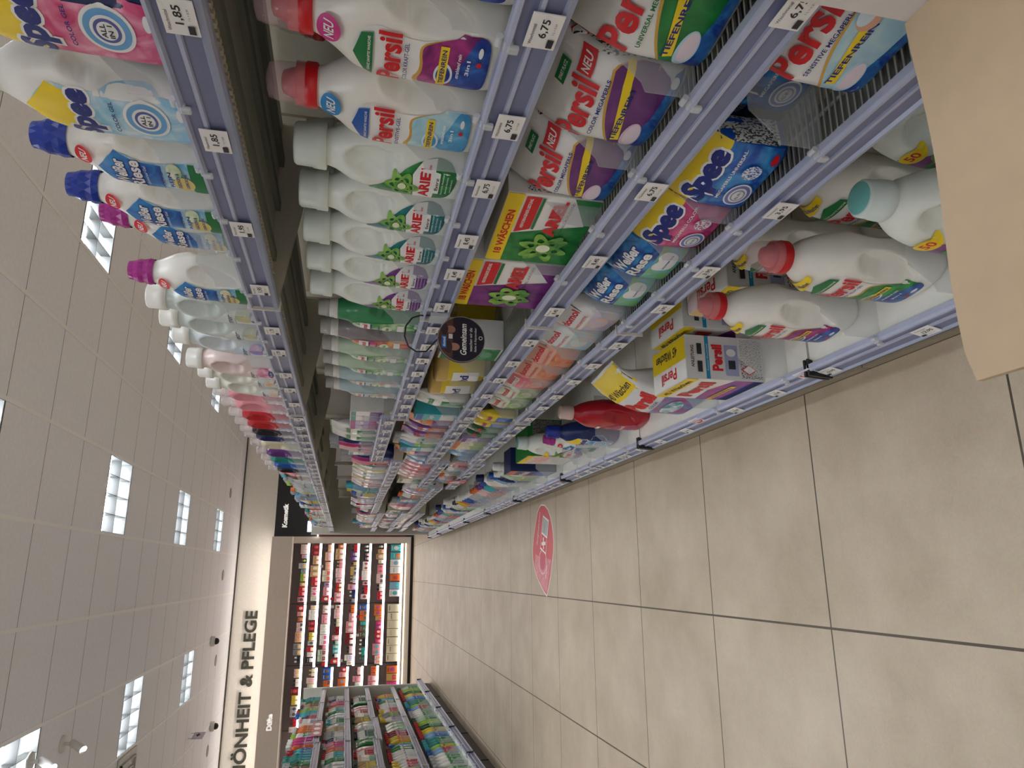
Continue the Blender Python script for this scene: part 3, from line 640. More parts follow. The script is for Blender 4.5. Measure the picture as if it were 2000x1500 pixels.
for j in range(j0, j1+2):
    y = GY+gpy*j
    if YF < y < YB: mb.box((XL, y-.0035, CZ+.003), (XR, y+.0035, CZ+.012), M_gap)
struct(mb.build('ceiling_trim_1'))
for n, i in enumerate(range(i0, i1+2)):
    x = GX+gpx*i
    if XL < x < XR: struct(MB().box((x-.012, YF, CZ-.004), (x+.012, YB, CZ), M_run).build('ceiling_trim_%d' % (n+2)))
M_wall = mat((244, 239, 231), .7)
struct(MB().box((XL, YB+.03, 2.4), (XR, YB+.08, CZ), M_wall).build('wall_back'))
struct(MB().box((XL, 13.6, 0), (XR, 13.7, 2.39), mat((70, 64, 62), .7)).build('wall_back_lower'))
struct(MB().box((XL-.1, YF, 0), (XL, 13.6, CZ), mat((190, 184, 174), .7)).build('wall_left'))
struct(MB().box((XR, YF, 0), (XR+.1, 13.6, CZ), mat((190, 184, 174), .7)).build('wall_right'))
mb = MB()                            # unseen open frame added behind the camera to let world light in
for i in range(8): mb.box((XL+2*i-.03, YF-.1, 0), (XL+2*i+.03, YF, CZ), mat((90, 90, 92), .4))
mb.box((XL, YF-.1, 0), (XR, YF, .3), mat((90, 90, 92), .4)); mb.box((XL, YF-.1, CZ-.25), (XR, YF, CZ), mat((90, 90, 92), .4))
struct(mb.build('added_light_opening_1'))
struct(MB().box((XL, YB-.0, CZ-.022), (XR, YB+.03, CZ-.004), mat((74, 68, 58), .6)).build('trim_1'))

# ------------------------------------------------------------------ ceiling lamps
M_lamp = mat((242, 247, 255), .5, emit=LAMP); M_refl = mat((104, 106, 104), .35)
M_louv = mat((62, 64, 62), .35)
def troffer():
    r = empty('ceiling_lamp'); a, t = .3-.004, .12
    mb = MB()
    for A, B in (((-a, -a, 0), (a, -a+.012, t)), ((-a, a-.012, 0), (a, a, t)), ((-a, -a, 0), (-a+.012, a, t)), ((a-.012, -a, 0), (a, a, t)), ((-a, -a, t), (a, a, t+.01))): mb.box(A, B, M_refl)
    mb.build('housing', r)
    for s_ in (-1, 1): MB().box((-a+.02, s_*.14-.07, t-.016), (a-.02, s_*.14+.07, t-.004), M_lamp).build('lamp_tube', r)
    mb = MB()
    for k in (-1, 0, 1): mb.box((k*.148-.002, -a+.012, .004), (k*.148+.002, a-.012, .07), M_louv)
    mb.box((-a+.012, -.002, .004), (a-.012, .002, .08), M_louv); mb.build('louvre', r)
    return r
tp = troffer()
for (c, j) in LIGHTS:
    x = GX+gpx*c+.3; y = GY+gpy*j+gpy/2
    col = {0: 'above the aisle', -3: 'over the left shelves', 3: 'over the right shelves', -6: 'far to the left', 6: 'far to the right', -9: 'by the left wall', 9: 'by the right wall'}[c]
    place(tp, x, y, CZ, 0, 'square louvred ceiling lamp %s, %s' % (col, 'near the lettered back wall' if y > 10 else 'in the middle stretch of the aisle' if y > 7.5 else 'closer to the camera' if y > 5 else 'near the camera overhead' if y > 2 else 'behind the camera'), 'lamp', 'louvred ceiling lamps in the tile grid')

def small_ceiling():
    for k, (x, y, l) in enumerate(((-.91, 11.25, 'white dome camera with dark lens on the ceiling near the big letters'), (-2.13, 11.9, 'white dome camera on the ceiling above the first big letters'))):
        r = empty('dome_camera', (x, y, CZ)); MB().lathe([(.06, 0), (.07, -.01), (.068, -.05), (.05, -.06)], mat((222, 220, 214), .4), 20).build('housing', r)
        MB().lathe([(.045, -.058), (.043, -.085), (.03, -.105), (.001, -.115)], M_black, 18).build('lens_dome', r); tag(r, l, 'camera')
    for x, y, l in ((-1.09, 5.746, 'white ceiling spotlight beaming down, farther one of the pair'), (-1.078, 5.218, 'white ceiling spotlight beaming down, nearer one of the pair')):
        r = empty('ceiling_spotlight', (x, y, CZ)); MB().lathe([(.055, 0), (.055, -.012), (.02, -.014)], mat((214, 212, 206), .4), 20).build('mounting_plate', r)
        MB().tube((0, 0, -.012), (0, .0, -.05), .012, mat((214, 212, 206), .4)).build('stem', r)
        hd = MB().tube((.0, .03, -.05), (-.04, -.02, -.14), .024, mat((214, 212, 206), .4), 16, .027).build('lamp_head', r)
        MB().tube((-.0402, -.0204, -.1404), (-.041, -.021, -.1415), .024, mat((255, 255, 250), .5, emit=30), 16).build('bulb', r)
        tag(r, l, 'lamp')
        ld = bpy.data.lights.new('spot', 'SPOT'); ld.energy = 25; ld.spot_size = 1.0; ld.spot_blend = .5; ld.shadow_soft_size = .03; ld.color = (1, .97, .9)
        lo = bpy.data.objects.new('spot_beam', ld); COL.objects.link(lo); lo.location = (0, -.06, -.135); lo.rotation_euler = (math.radians(-40), 0, 0); lo.parent = r
    for x, y, l in ((1.216, 11.74, 'second from right'), (-.01, 11.745, 'above the middle of the lit shelves'), (-1.225, 11.83, 'between the dome cameras'), (-2.44, 11.85, 'above the start of the big letters')):
        tag(MB().lathe([(.0, 0), (.075, 0), (.08, -.004), (.07, -.008), (.001, -.006)], mat((168, 164, 160), .6), 20, (x, y, CZ)).build('ceiling_speaker'), 'round grey ceiling loudspeaker near the back wall, ' + l, 'speaker', 'round loudspeakers in a row')
    r = empty('hanging_pictogram', (-1.95, 10.35, CZ)); MB().box((-.12, -.005, -.17), (.12, .005, -.04), mat((190, 186, 200), .4)).build('sign_panel', r)
    MB().tube((-.1, 0, 0), (-.1, 0, -.05), .002, M_black).build('wire', r); MB().tube((.1, 0, 0), (.1, 0, -.05), .002, M_black).build('wire', r)
    A = Art(bpy.data.objects[KIDS[r][0].name], 0); A.poly([(-.06, -.1), (.03, -.07), (.03, -.13)], M_ink); A.rect(.03, -.11, .07, -.09, M_ink); A.done('arrow_print', r); r.rotation_euler = (0, 0, math.radians(84)); tag(r, 'small flat sign hanging from the ceiling beside the dome camera', 'sign')
    r = empty('air_diffuser', (-1.79, 7.45, CZ)); mb = MB(); m = mat((196, 192, 188), .5)
    mb.box((-.28, -.28, -.012), (.28, .28, -.004), m); mb.build('face_plate', r)
    mb = MB()
    for q in (.22, .15, .08):
        for a_, b_ in (((-q, -q), (q, -q+.012)), ((-q, q-.012), (q, q)), ((-q, -q), (-q+.012, q)), ((q-.012, -q), (q, q))): mb.box((a_[0], a_[1], -.03), (b_[0], b_[1], -.012), m)
    mb.build('vane', r); tag(r, 'square ceiling air diffuser with nested vanes beside a lamp', 'vent')
small_ceiling()

# ------------------------------------------------------------------ lit fragrance shelving across the end of the aisle
M_cab = mat((220, 210, 198), .45); M_cabin = mat((146, 130, 126), .55); M_strip = mat((255, 246, 242), .5, emit=4)
YS = 13.07
cab = empty('fragrance_cabinet', (0, YS, 0))
XA, XC = -4.6, .512
def cbox(a, b, m, n, p=None): return MB().box((a[0], a[1]-YS, a[2]), (b[0], b[1]-YS, b[2]), m, .0).build(n, p or cab)
cbox((XA, YS-.3, 2.069), (.611, YS+.3, 2.385), M_cab, 'header')
cbox((XA, YS-.3, 2.3845), (.611, YS-.294, 2.4), M_cab, 'header_lip')
cbox((XA, YS-.28, 2.386), (.6, YS-.25, 2.394), mat((255, 246, 234), .5, emit=15), 'uplight_strip')
cbox((XC, YS, .05), (.625, YS+.5, 2.09), M_cab, 'side_panel')
cbox((XA, YS+.36, .05), (XC, YS+.4, 2.09), M_cabin, 'back_panel')
cbox((XA, YS, .135), (XC, YS+.36, .184), M_cab, 'bottom_shelf')
cbox((XA, YS+.03, .0), (.625, YS+.4, .05), mat((30, 24, 22), .6), 'kick_board')
cbox((XA, YS+.01, .05), (XC, YS+.36, .13), M_cab, 'plinth')
cbox((XA, YS-.004, .133), (XC, YS+.002, .147), mat((255, 240, 214), .5, emit=4), 'light_strip')
for x in (-.506, -1.516, -2.53, -3.54): cbox((x-.004, YS+.345, .2), (x+.004, YS+.362, 2.09), mat((60, 52, 50), .6), 'slotted_upright')
tag(cab, 'grey beige fragrance cabinet with header and lit shelves across the aisle end', 'cabinet')
sg = MB(); A = Art(KIDS[cab][0], 0); A.k = 6; A.text('Düfte', -2.27, 2.225, .24, mat((246, 242, 236), .5, emit=.5), h=.085, bold=.045); A.mb.mats and None  # slight glow put into the letters so they stand out bright
o = A.done('sign_lettering', cab)
uz = (1.82, 1.618, 1.416, 1.212, .974, .767, .51, .215); uz3 = (1.82, 1.573, 1.316, 1.064, .82, .564, .215)
PERF = []
zn = ['top', 'second', 'third', 'fourth', 'fifth', 'sixth', 'seventh', 'bottom']
for bi, (xa, xb, zz) in enumerate(((-.506, .512, uz), (-1.516, -.506, uz), (-2.53, -1.516, uz3), (-3.54, -2.53, uz3))):
    for k, z in enumerate(zz):
        bn = ('right', 'middle', 'left', 'far left')[bi]
        r = empty('lit_shelf', (xa, YS, z)); 
        MB().box((.006, .03, -.022), (xb-xa-.006, .34, -.004), mat((200, 196, 190), .3)).build('shelf_panel', r)
        MB().box((.006, .018, -.03), (xb-xa-.006, .03, .008), M_strip).build('light_edge', r)
        tag(r, 'white glowing %s shelf in the %s bay of the fragrance wall' % (zn[k] if z > .3 else 'bottom', bn), 'shelf', 'glowing shelves of the fragrance wall')
        PERF.append((xa, xb, z, bn, zn[k] if z > .3 else 'bottom', k))
# sign letters on the white wall
m_let = mat((62, 62, 54), .6)
r = empty('wall_lettering', (0, YB+.03, 0)); vs = None
word = 'SCHÖNHEIT & PFLEGE'
def letters():
    cu = bpy.data.curves.new('t', 'FONT'); cu.body = word; cu.size = 1; cu.offset = .022; cu.extrude = .03; cu.resolution_u = 4
    ob = bpy.data.objects.new('t', cu); COL.objects.link(ob); dg = bpy.context.evaluated_depsgraph_get(); me = bpy.data.meshes.new_from_object(ob.evaluated_get(dg))
    bpy.data.objects.remove(ob)
    x0 = min(v.co.x for v in me.vertices); x1 = max(v.co.x for v in me.vertices); y0 = min(v.co.y for v in me.vertices if v.co.y > -.05); y1 = .72
    sx = 2.86/(x1-x0); out = []
    for v in me.vertices:
        v.co = Vector(((v.co.x-x1)*sx - .59, -v.co.z*.5-.012, (v.co.y)*(.19/.73)+2.567))
    me.materials.clear(); me.materials.append(m_let)
    return me
o = bpy.data.objects.new('wall_lettering_text', letters()); COL.objects.link(o); o.location = (0, YB+.03, 0); bpy.data.objects.remove(r)
o.name = 'wall_lettering'; tag(o, 'large dark grey capital lettering on the white wall above the fragrance cabinet', 'sign')
# cosmetics corner beyond the right shelves
r = empty('cosmetics_fixture', (0, 13.1, 0))
kb = MB().box((.63, 0, .0), (4.2, .4, 2.415), mat((38, 40, 42), .5)).build('dark_panel', r)
A = Art(kb, 0); A.k = 6; A.text('Kosmetik', .985, 2.24, .41, mat((246, 243, 238), .5, emit=.4), h=.085, bold=.045); A.done('sign_lettering', r)  # white letters given a faint added glow to stay legible
MB().box((.72, -.42, .1), (.86, -.02, 1.62), mat((120, 30, 36), .4)).build('red_display', r) if False else None
MB().box((.632, -.06, .15), (1.3, -.002, 1.66), mat((104, 28, 34), .4)).build('burgundy_panel', r)
MB().box((.632, -.1, 1.66), (1.3, -.002, 1.68), M_strip).build('light_edge', r)
tag(r, 'black cosmetics fixture with white lettering beyond the right hand shelves', 'cabinet')
r = empty('display_screen', (.795, 12.9, 1.785)); sb = MB().box((-.11, -.012, -.07), (.09, .012, .07), M_black, .002).build('screen_frame', r)
MB().box((-.1, -.014, -.06), (.08, -.012, .06), mat((226, 244, 255), .4, emit=2.5)).build('screen', r)
MB().tube((0, .01, 0), (0, .2, 0), .01, M_black).build('wall_arm', r); tag(r, 'small bright screen on the black cosmetics fixture', 'screen')

# ================================================================== THE GONDOLAS
def rail_profile(tilt=0.0, h=.056):
    return [(0, 0), (-.006, .002), (-.008, .008), (-.004, .011), (-.004, h*.5), (-.007, h*.52), (-.007, h*.6), (-.004, h*.62), (-.004, h*.86), (-.009, h*.9), (-.009, h*.97), (-.004, h), (.006, h), (.008, h*.8), (.008, 0)]
def shelf(side, y0, y1, ztop, xf, depth, label, wire=False, bottom=False):
    """side +1: right gondola with its front at -x; -1: left gondola. ztop = top edge of the price rail"""
    r = empty('shelf_board', (xf, y0, ztop)); s_ = side; L = y1-y0
    h = .056 if not bottom else .062
    X = lambda a: s_*a
    g = .004
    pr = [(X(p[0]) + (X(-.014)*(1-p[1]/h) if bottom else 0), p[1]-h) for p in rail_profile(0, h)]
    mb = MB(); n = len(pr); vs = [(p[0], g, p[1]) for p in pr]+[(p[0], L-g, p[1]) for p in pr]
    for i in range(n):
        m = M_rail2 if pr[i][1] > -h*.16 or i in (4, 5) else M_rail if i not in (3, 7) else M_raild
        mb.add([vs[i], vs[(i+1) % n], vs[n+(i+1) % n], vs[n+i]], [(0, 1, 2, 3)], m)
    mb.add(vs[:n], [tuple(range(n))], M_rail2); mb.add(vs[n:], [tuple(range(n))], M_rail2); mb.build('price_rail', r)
    a, b = sorted((X(.008), X(depth)))
    dm = mat((232, 231, 222), .45) if bottom else M_deck
    if wire:
        c, d = sorted((X(.10), X(depth))); MB().box((c, g, -.03), (d, L-g, -.012), dm).build('deck', r)
        mb = MB(); y = .012
        while y < L-.01: mb.add([(X(.006), y-.0014, -.012), (X(.006), y+.0014, -.012), (X(.12), y+.0014, -.012), (X(.12), y-.0014, -.012), (X(.006), y, -.016), (X(.12), y, -.016)], [(0, 1, 2, 3), (0, 3, 5, 4), (1, 4, 5, 2)], M_wire); y += .011
        mb.tube((X(.012), g, -.012), (X(.012), L-g, -.012), .003, M_wire); mb.tube((X(.06), g, -.018), (X(.06), L-g, -.018), .0025, M_wire); mb.build('wire_grid', r)
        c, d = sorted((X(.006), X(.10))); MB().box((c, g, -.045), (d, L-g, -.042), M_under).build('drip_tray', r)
    else:
        MB().box((a, g, -.034), (b, L-g, -.012), dm).build('deck', r)
        if not bottom:
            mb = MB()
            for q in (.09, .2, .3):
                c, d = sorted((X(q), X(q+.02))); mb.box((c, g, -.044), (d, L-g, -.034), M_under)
            mb.build('stiffening_rib', r)
            mb = MB(); y = .01
            while y < L-.012: c, d = sorted((X(.055), X(.062))); mb.box((c, y, -.045), (d, y+.008, -.034), M_steel); y += .014
            mb.build('perforated_lip', r)
    if not bottom:
        a, b = sorted((X(-.011), X(.01))); MB().box((a, L-.0042, -h-.003), (b, L-.0004, .003), mat((206, 200, 186), .45)).build('end_cap', r)
    for y in (g*.5, L-g*2.5):
        q = [(X(.004), -.052), (X(.004), -.012), (X(depth), -.012), (X(depth), -.1), (X(depth-.1), -.1)]
        if not bottom: MB().prism(q, y, y+.003, M_steel).build('bracket', r)
        else: MB().prism([(X(-.024), -.06), (X(-.02), .0), (X(.02), .0), (X(.0), -.06)], y-.003, y+.004, M_black).build('rail_clip', r)
    tag(r, label, 'shelf', 'shelf boards of the %s shelving' % ('right' if side > 0 else 'left')); return r
E_R = [.376-1, .376, 1.376, 2.37, 3.34, 4.38, 5.37, 6.35, 7.3, 8.3, 9.25]
BN = ['bay beside the camera', 'nearest bay', 'second bay', 'third bay', 'fourth bay', 'fifth bay', 'sixth bay', 'seventh bay', 'eighth bay', 'last bay']
R1 = [1.39]*10
R2 = [1.056]*3 + [1.092, .997, .997, .99, .92, .92, .90]
R3 = [.835]*3 + [.835, .775, .67, .67, .72, .72, .70]
R4 = [.632]*3 + [.63, .60, None, None, .57, .57, .55]
R5 = [.175]*10
XFR = .508
for b in range(10):
    y0, y1 = E_R[b], E_R[b+1]
    gb = empty('gondola_bay', (.95, y0, 0))
    MB().box((-.01, .003, .1), (.01, y1-y0-.003, 1.5), M_steel).build('back_panel', gb)
    MB().box((-.485, .002, 0), (-.011, y1-y0-.002, .1), mat((112, 102, 88), .6)).build('plinth', gb)
    MB().box((-.492, .002, 0), (-.4855, y1-y0-.002, .022), mat((150, 138, 118), .6)).build('floor_trim', gb)
    MB().box((-.03, .004, .1), (-.011, .03, 1.5), M_steel).build('upright', gb)
    tag(gb, 'beige steel shelving frame of the %s on the right' % BN[b], 'shelving', 'steel frames of the right shelving')
    for k, (R_, nm) in enumerate(((R1, 'top'), (R2, 'second'), (R3, 'third'), (R4, 'fourth'), (R5, 'bottom'))):
        if R_[b] is None: continue
        bot = R_ is R5
        shelf(1, y0, y1, R_[b], .448 if bot else XFR, .46 if bot else .40, '%s shelf with grey blue price rail in the %s on the right' % (nm, BN[b]), wire=(k in (2, 3) and b < 3), bottom=bot)
ep = empty('end_panel', (0, 9.26, 0)); MB().box((.47, 0, 0), (.96, .025, 1.61), mat((196, 190, 176), .5)).build('panel', ep)
MB().box((.468, -.004, 0), (.48, .029, 1.612), mat((216, 211, 200), .4)).build('edge_strip', ep); tag(ep, 'beige steel panel closing the far end of the right shelving', 'panel')
# left gondola
E_L = [4.05, 5.05, 6.05, 7.05, 8.05, 9.1, 10.12]
LN = ['bay nearest the camera', 'second bay', 'third bay', 'fourth bay', 'fifth bay', 'farthest bay']
XFL = -1.44
Lz = [[1.37, 1.11, .86, .53, .18]]*3 + [[1.385, 1.11, .83, .53, .18], [1.39, 1.11, .855, .53, .18], [1.39, 1.11, .855, .53, .18]]
for b in range(6):
    y0, y1 = E_L[b], E_L[b+1]
    gb = empty('gondola_bay', (-1.95, y0, 0))
    MB().box((-.01, .003, .1), (.01, y1-y0-.003, 1.42), mat((206, 206, 192), .5)).build('back_panel', gb)
    MB().box((0.011, .002, 0), (.52, y1-y0-.002, .11), mat((92, 86, 80), .6)).build('plinth', gb)
    mb = MB()
    for q in (0, ): mb.box((.52, .002, 0), (.526, .01, .11), M_black)
    mb.build('plinth_joint', gb)
    tag(gb, 'steel shelving frame with dark plinth, %s on the left' % LN[b], 'shelving', 'steel frames of the left shelving')
    for k, nm in enumerate(('top', 'second', 'third', 'fourth', 'bottom')):
        bot = k == 4
        shelf(-1, y0, y1, Lz[b][k], -1.38 if bot else XFL, .5 if bot else .40, '%s shelf with blue grey rail, %s on the left' % (nm, LN[b]), bottom=bot)
ep = empty('end_panel', (0, 10.13, 0)); MB().box((-1.96, 0, 0), (-1.42, .025, 1.62), mat((216, 214, 200), .5)).build('panel', ep)
MB().box((-1.43, -.004, 0), (-1.418, .029, 1.622), mat((226, 224, 214), .4)).build('edge_strip', ep); tag(ep, 'cream steel panel closing the far end of the left shelving', 'panel')

# ================================================================== THE GOODS
RZR = -math.pi/2; RZL = math.pi/2
GOODS = []                           # (thing, words for it, row key, position) so that labels can name the neighbours
def deck_z(side, y, k):
    E_, = (E_R,) if side > 0 else (E_L,)
    for b in range(len(E_)-1):
        if E_[b] <= y < E_[b+1]:
            z = (R1, R2, R3, R4, R5)[k][b] if side > 0 else Lz[b][k]
            return (None if z is None else z-.0115), b
    return None, None
SN = ['top shelf', 'second shelf', 'third shelf', 'fourth shelf', 'bottom shelf']
FRONTS = {}
def put(r, y, k, label, cat, group=None, depth=.08, back=0.0, rot=0.0, side=1, dz=0.0, inset=.022, tilt=0.0):
    if cat == 'bottle' and rot < .1 and (y < 2.3 or k == 4): rot = .15
    z, b = deck_z(side, y, k)
    xf = (XFR if k < 4 else .448) if side > 0 else (XFL if k < 4 else -1.38)
    if back < .05 and inset < .1:
        t = []
        for w_ in label.replace(',', '').split():
            if w_ in ('with', 'beside', 'at', 'on', 'standing', 'partly', 'cut', 'in', 'behind', 'crumpled', 'just', 'squeezed', 'between', 'directly', 'one', 'nearest', 'nearer', 'farther', 'set', 'set', 'far', 'mostly', 'before', 'right', 'beyond', 'last'): break
            t.append(w_)
        FRONTS.setdefault((side, k), []).append((y, ' '.join(t[-4:])))
    x = xf + side*(inset + depth/2 + back)
    o = place(r, x, y, z+dz, (RZR if side > 0 else RZL)+rot, label, cat, group)
    if tilt: o.rotation_euler[0] = tilt
    return o
# --- top shelf, nearest bays
put(spee((30, 42, 78), (214, 70, 120), (240, 170, 190), (30, 42, 78)), .672, 0, 'dark navy detergent bottle with pink front label at the near end of the top shelf', 'bottle', depth=.084, rot=.05)
spw = spee((241, 240, 231), (140, 200, 225), (220, 235, 238), (226, 226, 220))
put(spw, .822, 0, 'big white detergent bottle with yellow and light blue label beside the navy one', 'bottle', depth=.084, rot=.04)
wr = riese((26, 58, 158)); wm = riese((172, 48, 140), (220, 190, 70))
put(wr, .948, 0, 'white detergent bottle with blue faceted cap, nearer of the two blue capped ones', 'bottle', depth=.076)
put(wr, 1.075, 0, 'white detergent bottle with blue faceted cap, farther of the two blue capped ones', 'bottle', depth=.076)
put(wm, 1.215, 0, 'white bottle with magenta faceted cap partly behind a blue capped bottle', 'bottle', depth=.076, back=.03)
put(wm, 1.395, 0, 'white bottle with magenta faceted cap and full label at the front of top shelf', 'bottle', depth=.076, rot=.06)
lg = lenor((206, 216, 210), (214, 196, 150), (170, 190, 150), (222, 226, 222)); lb = lenor((212, 220, 222), (110, 150, 210), (220, 120, 170), (206, 222, 234))
lp = lenor((226, 206, 200), (200, 90, 140), (235, 180, 200), (232, 212, 212)); ly = lenor((222, 222, 208), (240, 170, 90), (225, 235, 225), (228, 232, 228))
put(lg, 1.525, 0, 'pale greenish softener bottle directly beside the magenta capped bottle on top shelf', 'bottle', depth=.074)
put(lg, 1.64, 0, 'pale greenish softener bottle with white cap, one farther along the top shelf', 'bottle', depth=.074)
put(lb, 1.765, 0, 'white softener bottle with blue floral label just before the pinkish white one', 'bottle', depth=.074)
put(lp, 1.93, 0, 'pinkish white softener bottle with big purple flower label standing proud on top shelf', 'bottle', depth=.074, inset=.008, rot=.14)
put(ly, 2.08, 0, 'white softener bottle with yellow patch, just beyond the pinkish white one', 'bottle', depth=.074)
put(ly, 2.205, 0, 'white softener bottle with orange flower label before the pink clear capped bottles', 'bottle', depth=.074)
KU = {}
def ks(c, band, wd, y, lab, back=0.0):
    if c not in KU: KU[c] = kuschel(CN[c], band, w_=wd)
    put(KU[c], y, 0, lab, 'bottle', depth=.07, back=back)
ks('pink', (200, 110, 140), .13, 2.325, 'pale pink softener bottle with clear dosing cap, nearest of the two pink ones')
ks('pink', (200, 110, 140), .13, 2.475, 'pale pink softener bottle with clear cap, directly beside the red ones')
ks('red', (120, 60, 150), .125, 2.64, 'red softener bottle with clear cap, nearer of the two red ones on top shelf')
ks('red', (120, 60, 150), .125, 2.79, 'red softener bottle with clear cap beside the black one on the top shelf')
ks('black', (90, 90, 96), .12, 2.935, 'black softener bottle with clear cap beside the red pair on the top shelf')
ks('navy', (60, 70, 120), .11, 3.06, 'navy softener bottle squeezed between the black and the cream bottles on top shelf')
ks('cream', (200, 190, 160), .15, 3.25, 'wide cream softener bottle with clear cap on the top shelf')
ks('purple', (150, 60, 140), .14, 3.48, 'purple softener bottle with clear cap between the cream and teal ones')
ks('teal', (70, 180, 160), .13, 3.68, 'teal green softener bottle with clear cap on the top shelf')
ks('blue', (60, 120, 200), .13, 3.86, 'bright blue softener bottle with clear cap beside the teal one')
ks('black', (90, 90, 96), .12, 4.04, 'black softener bottle with clear cap beyond the bright blue one')
# --- second shelf
pc = persil('color'); ps = persil('sensitive'); pu = persil('universal')
put(pc, .512, 1, 'white gel bottle with blue purple label cut by the picture edge, nearest on second shelf', 'bottle', depth=.078)
put(pc, .642, 1, 'white gel bottle with green and purple label and pink round sticker, second shelf', 'bottle', depth=.078, rot=.04)
put(ps, .768, 1, 'white gel bottle with light blue label and blue round sticker at front, second shelf', 'bottle', depth=.078, rot=.08)
put(ps, .80, 1, 'red capped gel bottle with blue sticker standing behind the light blue labelled one', 'bottle', depth=.078, back=.125)
put(pc, .66, 1, 'red capped gel bottle standing behind the pink stickered one on second shelf', 'bottle', depth=.078, back=.125)
put(pc, .53, 1, 'red capped gel bottle in the back row behind the nearest one', 'bottle', depth=.078, back=.125)
ag = ariel((24, 110, 56), (60, 160, 80)); at_ = ariel((20, 104, 110), (40, 140, 140)); ap = ariel((104, 44, 130), (130, 70, 150))
for p_, y, l in ((ag, .893, 'white cap bottle with green leafy label beside the light blue labelled bottle'), (at_, 1.012, 'pale bottle with teal label, nearer of the teal pair on second shelf'), (at_, 1.13, 'pale bottle with teal label, farther of the teal pair on second shelf'),
                 (ap, 1.248, 'pale bottle with purple label, nearer of the purple pair on second shelf'), (ap, 1.37, 'pale bottle with purple label, farther of the purple pair beside the round sign')):
    put(p_, y, 1, l, 'bottle', depth=.076)
for p_, y, l in ((ag, .925, 'pale bottle in the back row behind the green labelled one'), (at_, 1.05, 'pale bottle in the back row behind the nearer teal labelled one'), (at_, 1.175, 'pale bottle in the back row behind the farther teal labelled one'), (ap, 1.3, 'pale bottle in the back row behind the nearer purple labelled one')):
    put(p_, y, 1, l, 'bottle', depth=.076, back=.115)
dg = domol_bottle((60, 140, 92), (70, 160, 80), (210, 230, 190)); dp = domol_bottle((140, 132, 134), (200, 60, 120), (240, 180, 90)); dl = domol_bottle((186, 208, 182), (120, 180, 110), (235, 238, 225)); dw = domol_bottle((176, 200, 202), (210, 225, 228), (220, 170, 150))
for p_, y, l in ((dg, 1.515, 'green detergent bottle with grey cap just beyond the pale purple labelled ones'), (dp, 1.64, 'grey bottle with colourful purple label beside the green bottle on second shelf'), (dl, 1.765, 'pale green handled bottle with white collar on the second shelf'),
                 (dl, 1.89, 'pale green bottle one farther, before the clear watery blue bottle'), (dw, 2.02, 'watery blue bottle with clear cap near the end of the lower second shelf'), (dw, 2.16, 'watery blue bottle, last one before the shelf steps up')):
    put(p_, y, 1, l, 'bottle', depth=.07)
for i, (p_, y) in enumerate(((dg, 1.53), (dp, 1.65), (dl, 1.78), (dl, 1.9))): put(p_, y, 1, 'domestic detergent bottle in the back row behind the %s front bottle' % ['green', 'grey', 'first pale green', 'second pale green'][i], 'bottle', depth=.07, back=.105)
# --- third shelf: powder bags and boxes
bc, bu, bs = persil_bag('color', 1), persil_bag('universal', 5, False), persil_bag('sensitive', 9, False)
put(bu, .545, 2, 'white and green powder bag crumpled at the top, nearest on the third shelf', 'bag', depth=.085, rot=.1, inset=.03)
put(bc, .703, 2, 'white and purple powder bag beside the green one on the third shelf', 'bag', depth=.085, rot=.08, inset=.03)
put(bc, .85, 2, 'white and purple powder bag beside the tall green carton', 'bag', depth=.085, rot=.06, inset=.03)
put(bu, .56, 2, 'powder bag slumped in the back row behind the green bag', 'bag', depth=.085, back=.14, rot=-.1)
put(bc, .71, 2, 'powder bag in the back row behind the nearer purple bag', 'bag', depth=.085, back=.14, rot=.12)
put(bc, .86, 2, 'powder bag in the back row behind the farther purple bag', 'bag', depth=.085, back=.14, rot=-.06)
xg = ariel_box((24, 112, 52), (50, 140, 70), .195, .15); xp = ariel_box((108, 40, 112), (140, 60, 140), .19, .18)
put(xg, 1.025, 2, 'green and white washing powder carton with yellow top band on the third shelf', 'box', depth=.1, rot=.1, inset=.03)
put(xp, 1.232, 2, 'purple and white washing powder carton with yellow top band on the third shelf', 'box', depth=.1, rot=.06, inset=.02)
put(xg, 1.03, 2, 'powder carton in the back row behind the green and white one', 'box', depth=.1, back=.16)
dbx = proto('box', 'white', 'green', 'green', 1.1, 2); dbx2 = proto('box', 'pale green', 'purple', 'purple', 1.1, 2)
put(dbx, 1.40, 2, 'green edged carton standing far back behind the frosted dividers on the third shelf', 'box', depth=.09, back=.15)
put(dbx2, 1.54, 2, 'purple topped carton standing far back behind the frosted dividers on the third shelf', 'box', depth=.09, back=.17)
put(dbx, 1.70, 2, 'white and green carton at the shelf front beyond the frosted dividers', 'box', depth=.09)
tb = proto('tub', 'yellow', 'gold', 'white', 1.25, 0)
put(tb, 1.80, 2, 'big yellow tub in the back row next to the white and green carton', 'tub', depth=.125, back=.1)
put(tb, 1.94, 2, 'big yellow tub at the front of the third shelf, nearer one', 'tub', depth=.125)
put(tb, 2.09, 2, 'big yellow tub at the front of the third shelf, farther one', 'tub', depth=.125)
sp1 = proto('pouch', 'white', 'green', 'green', 1.0, 1)
put(sp1, 2.24, 2, 'white and green pouch just before the joint of the third shelf', 'pouch', depth=.05)
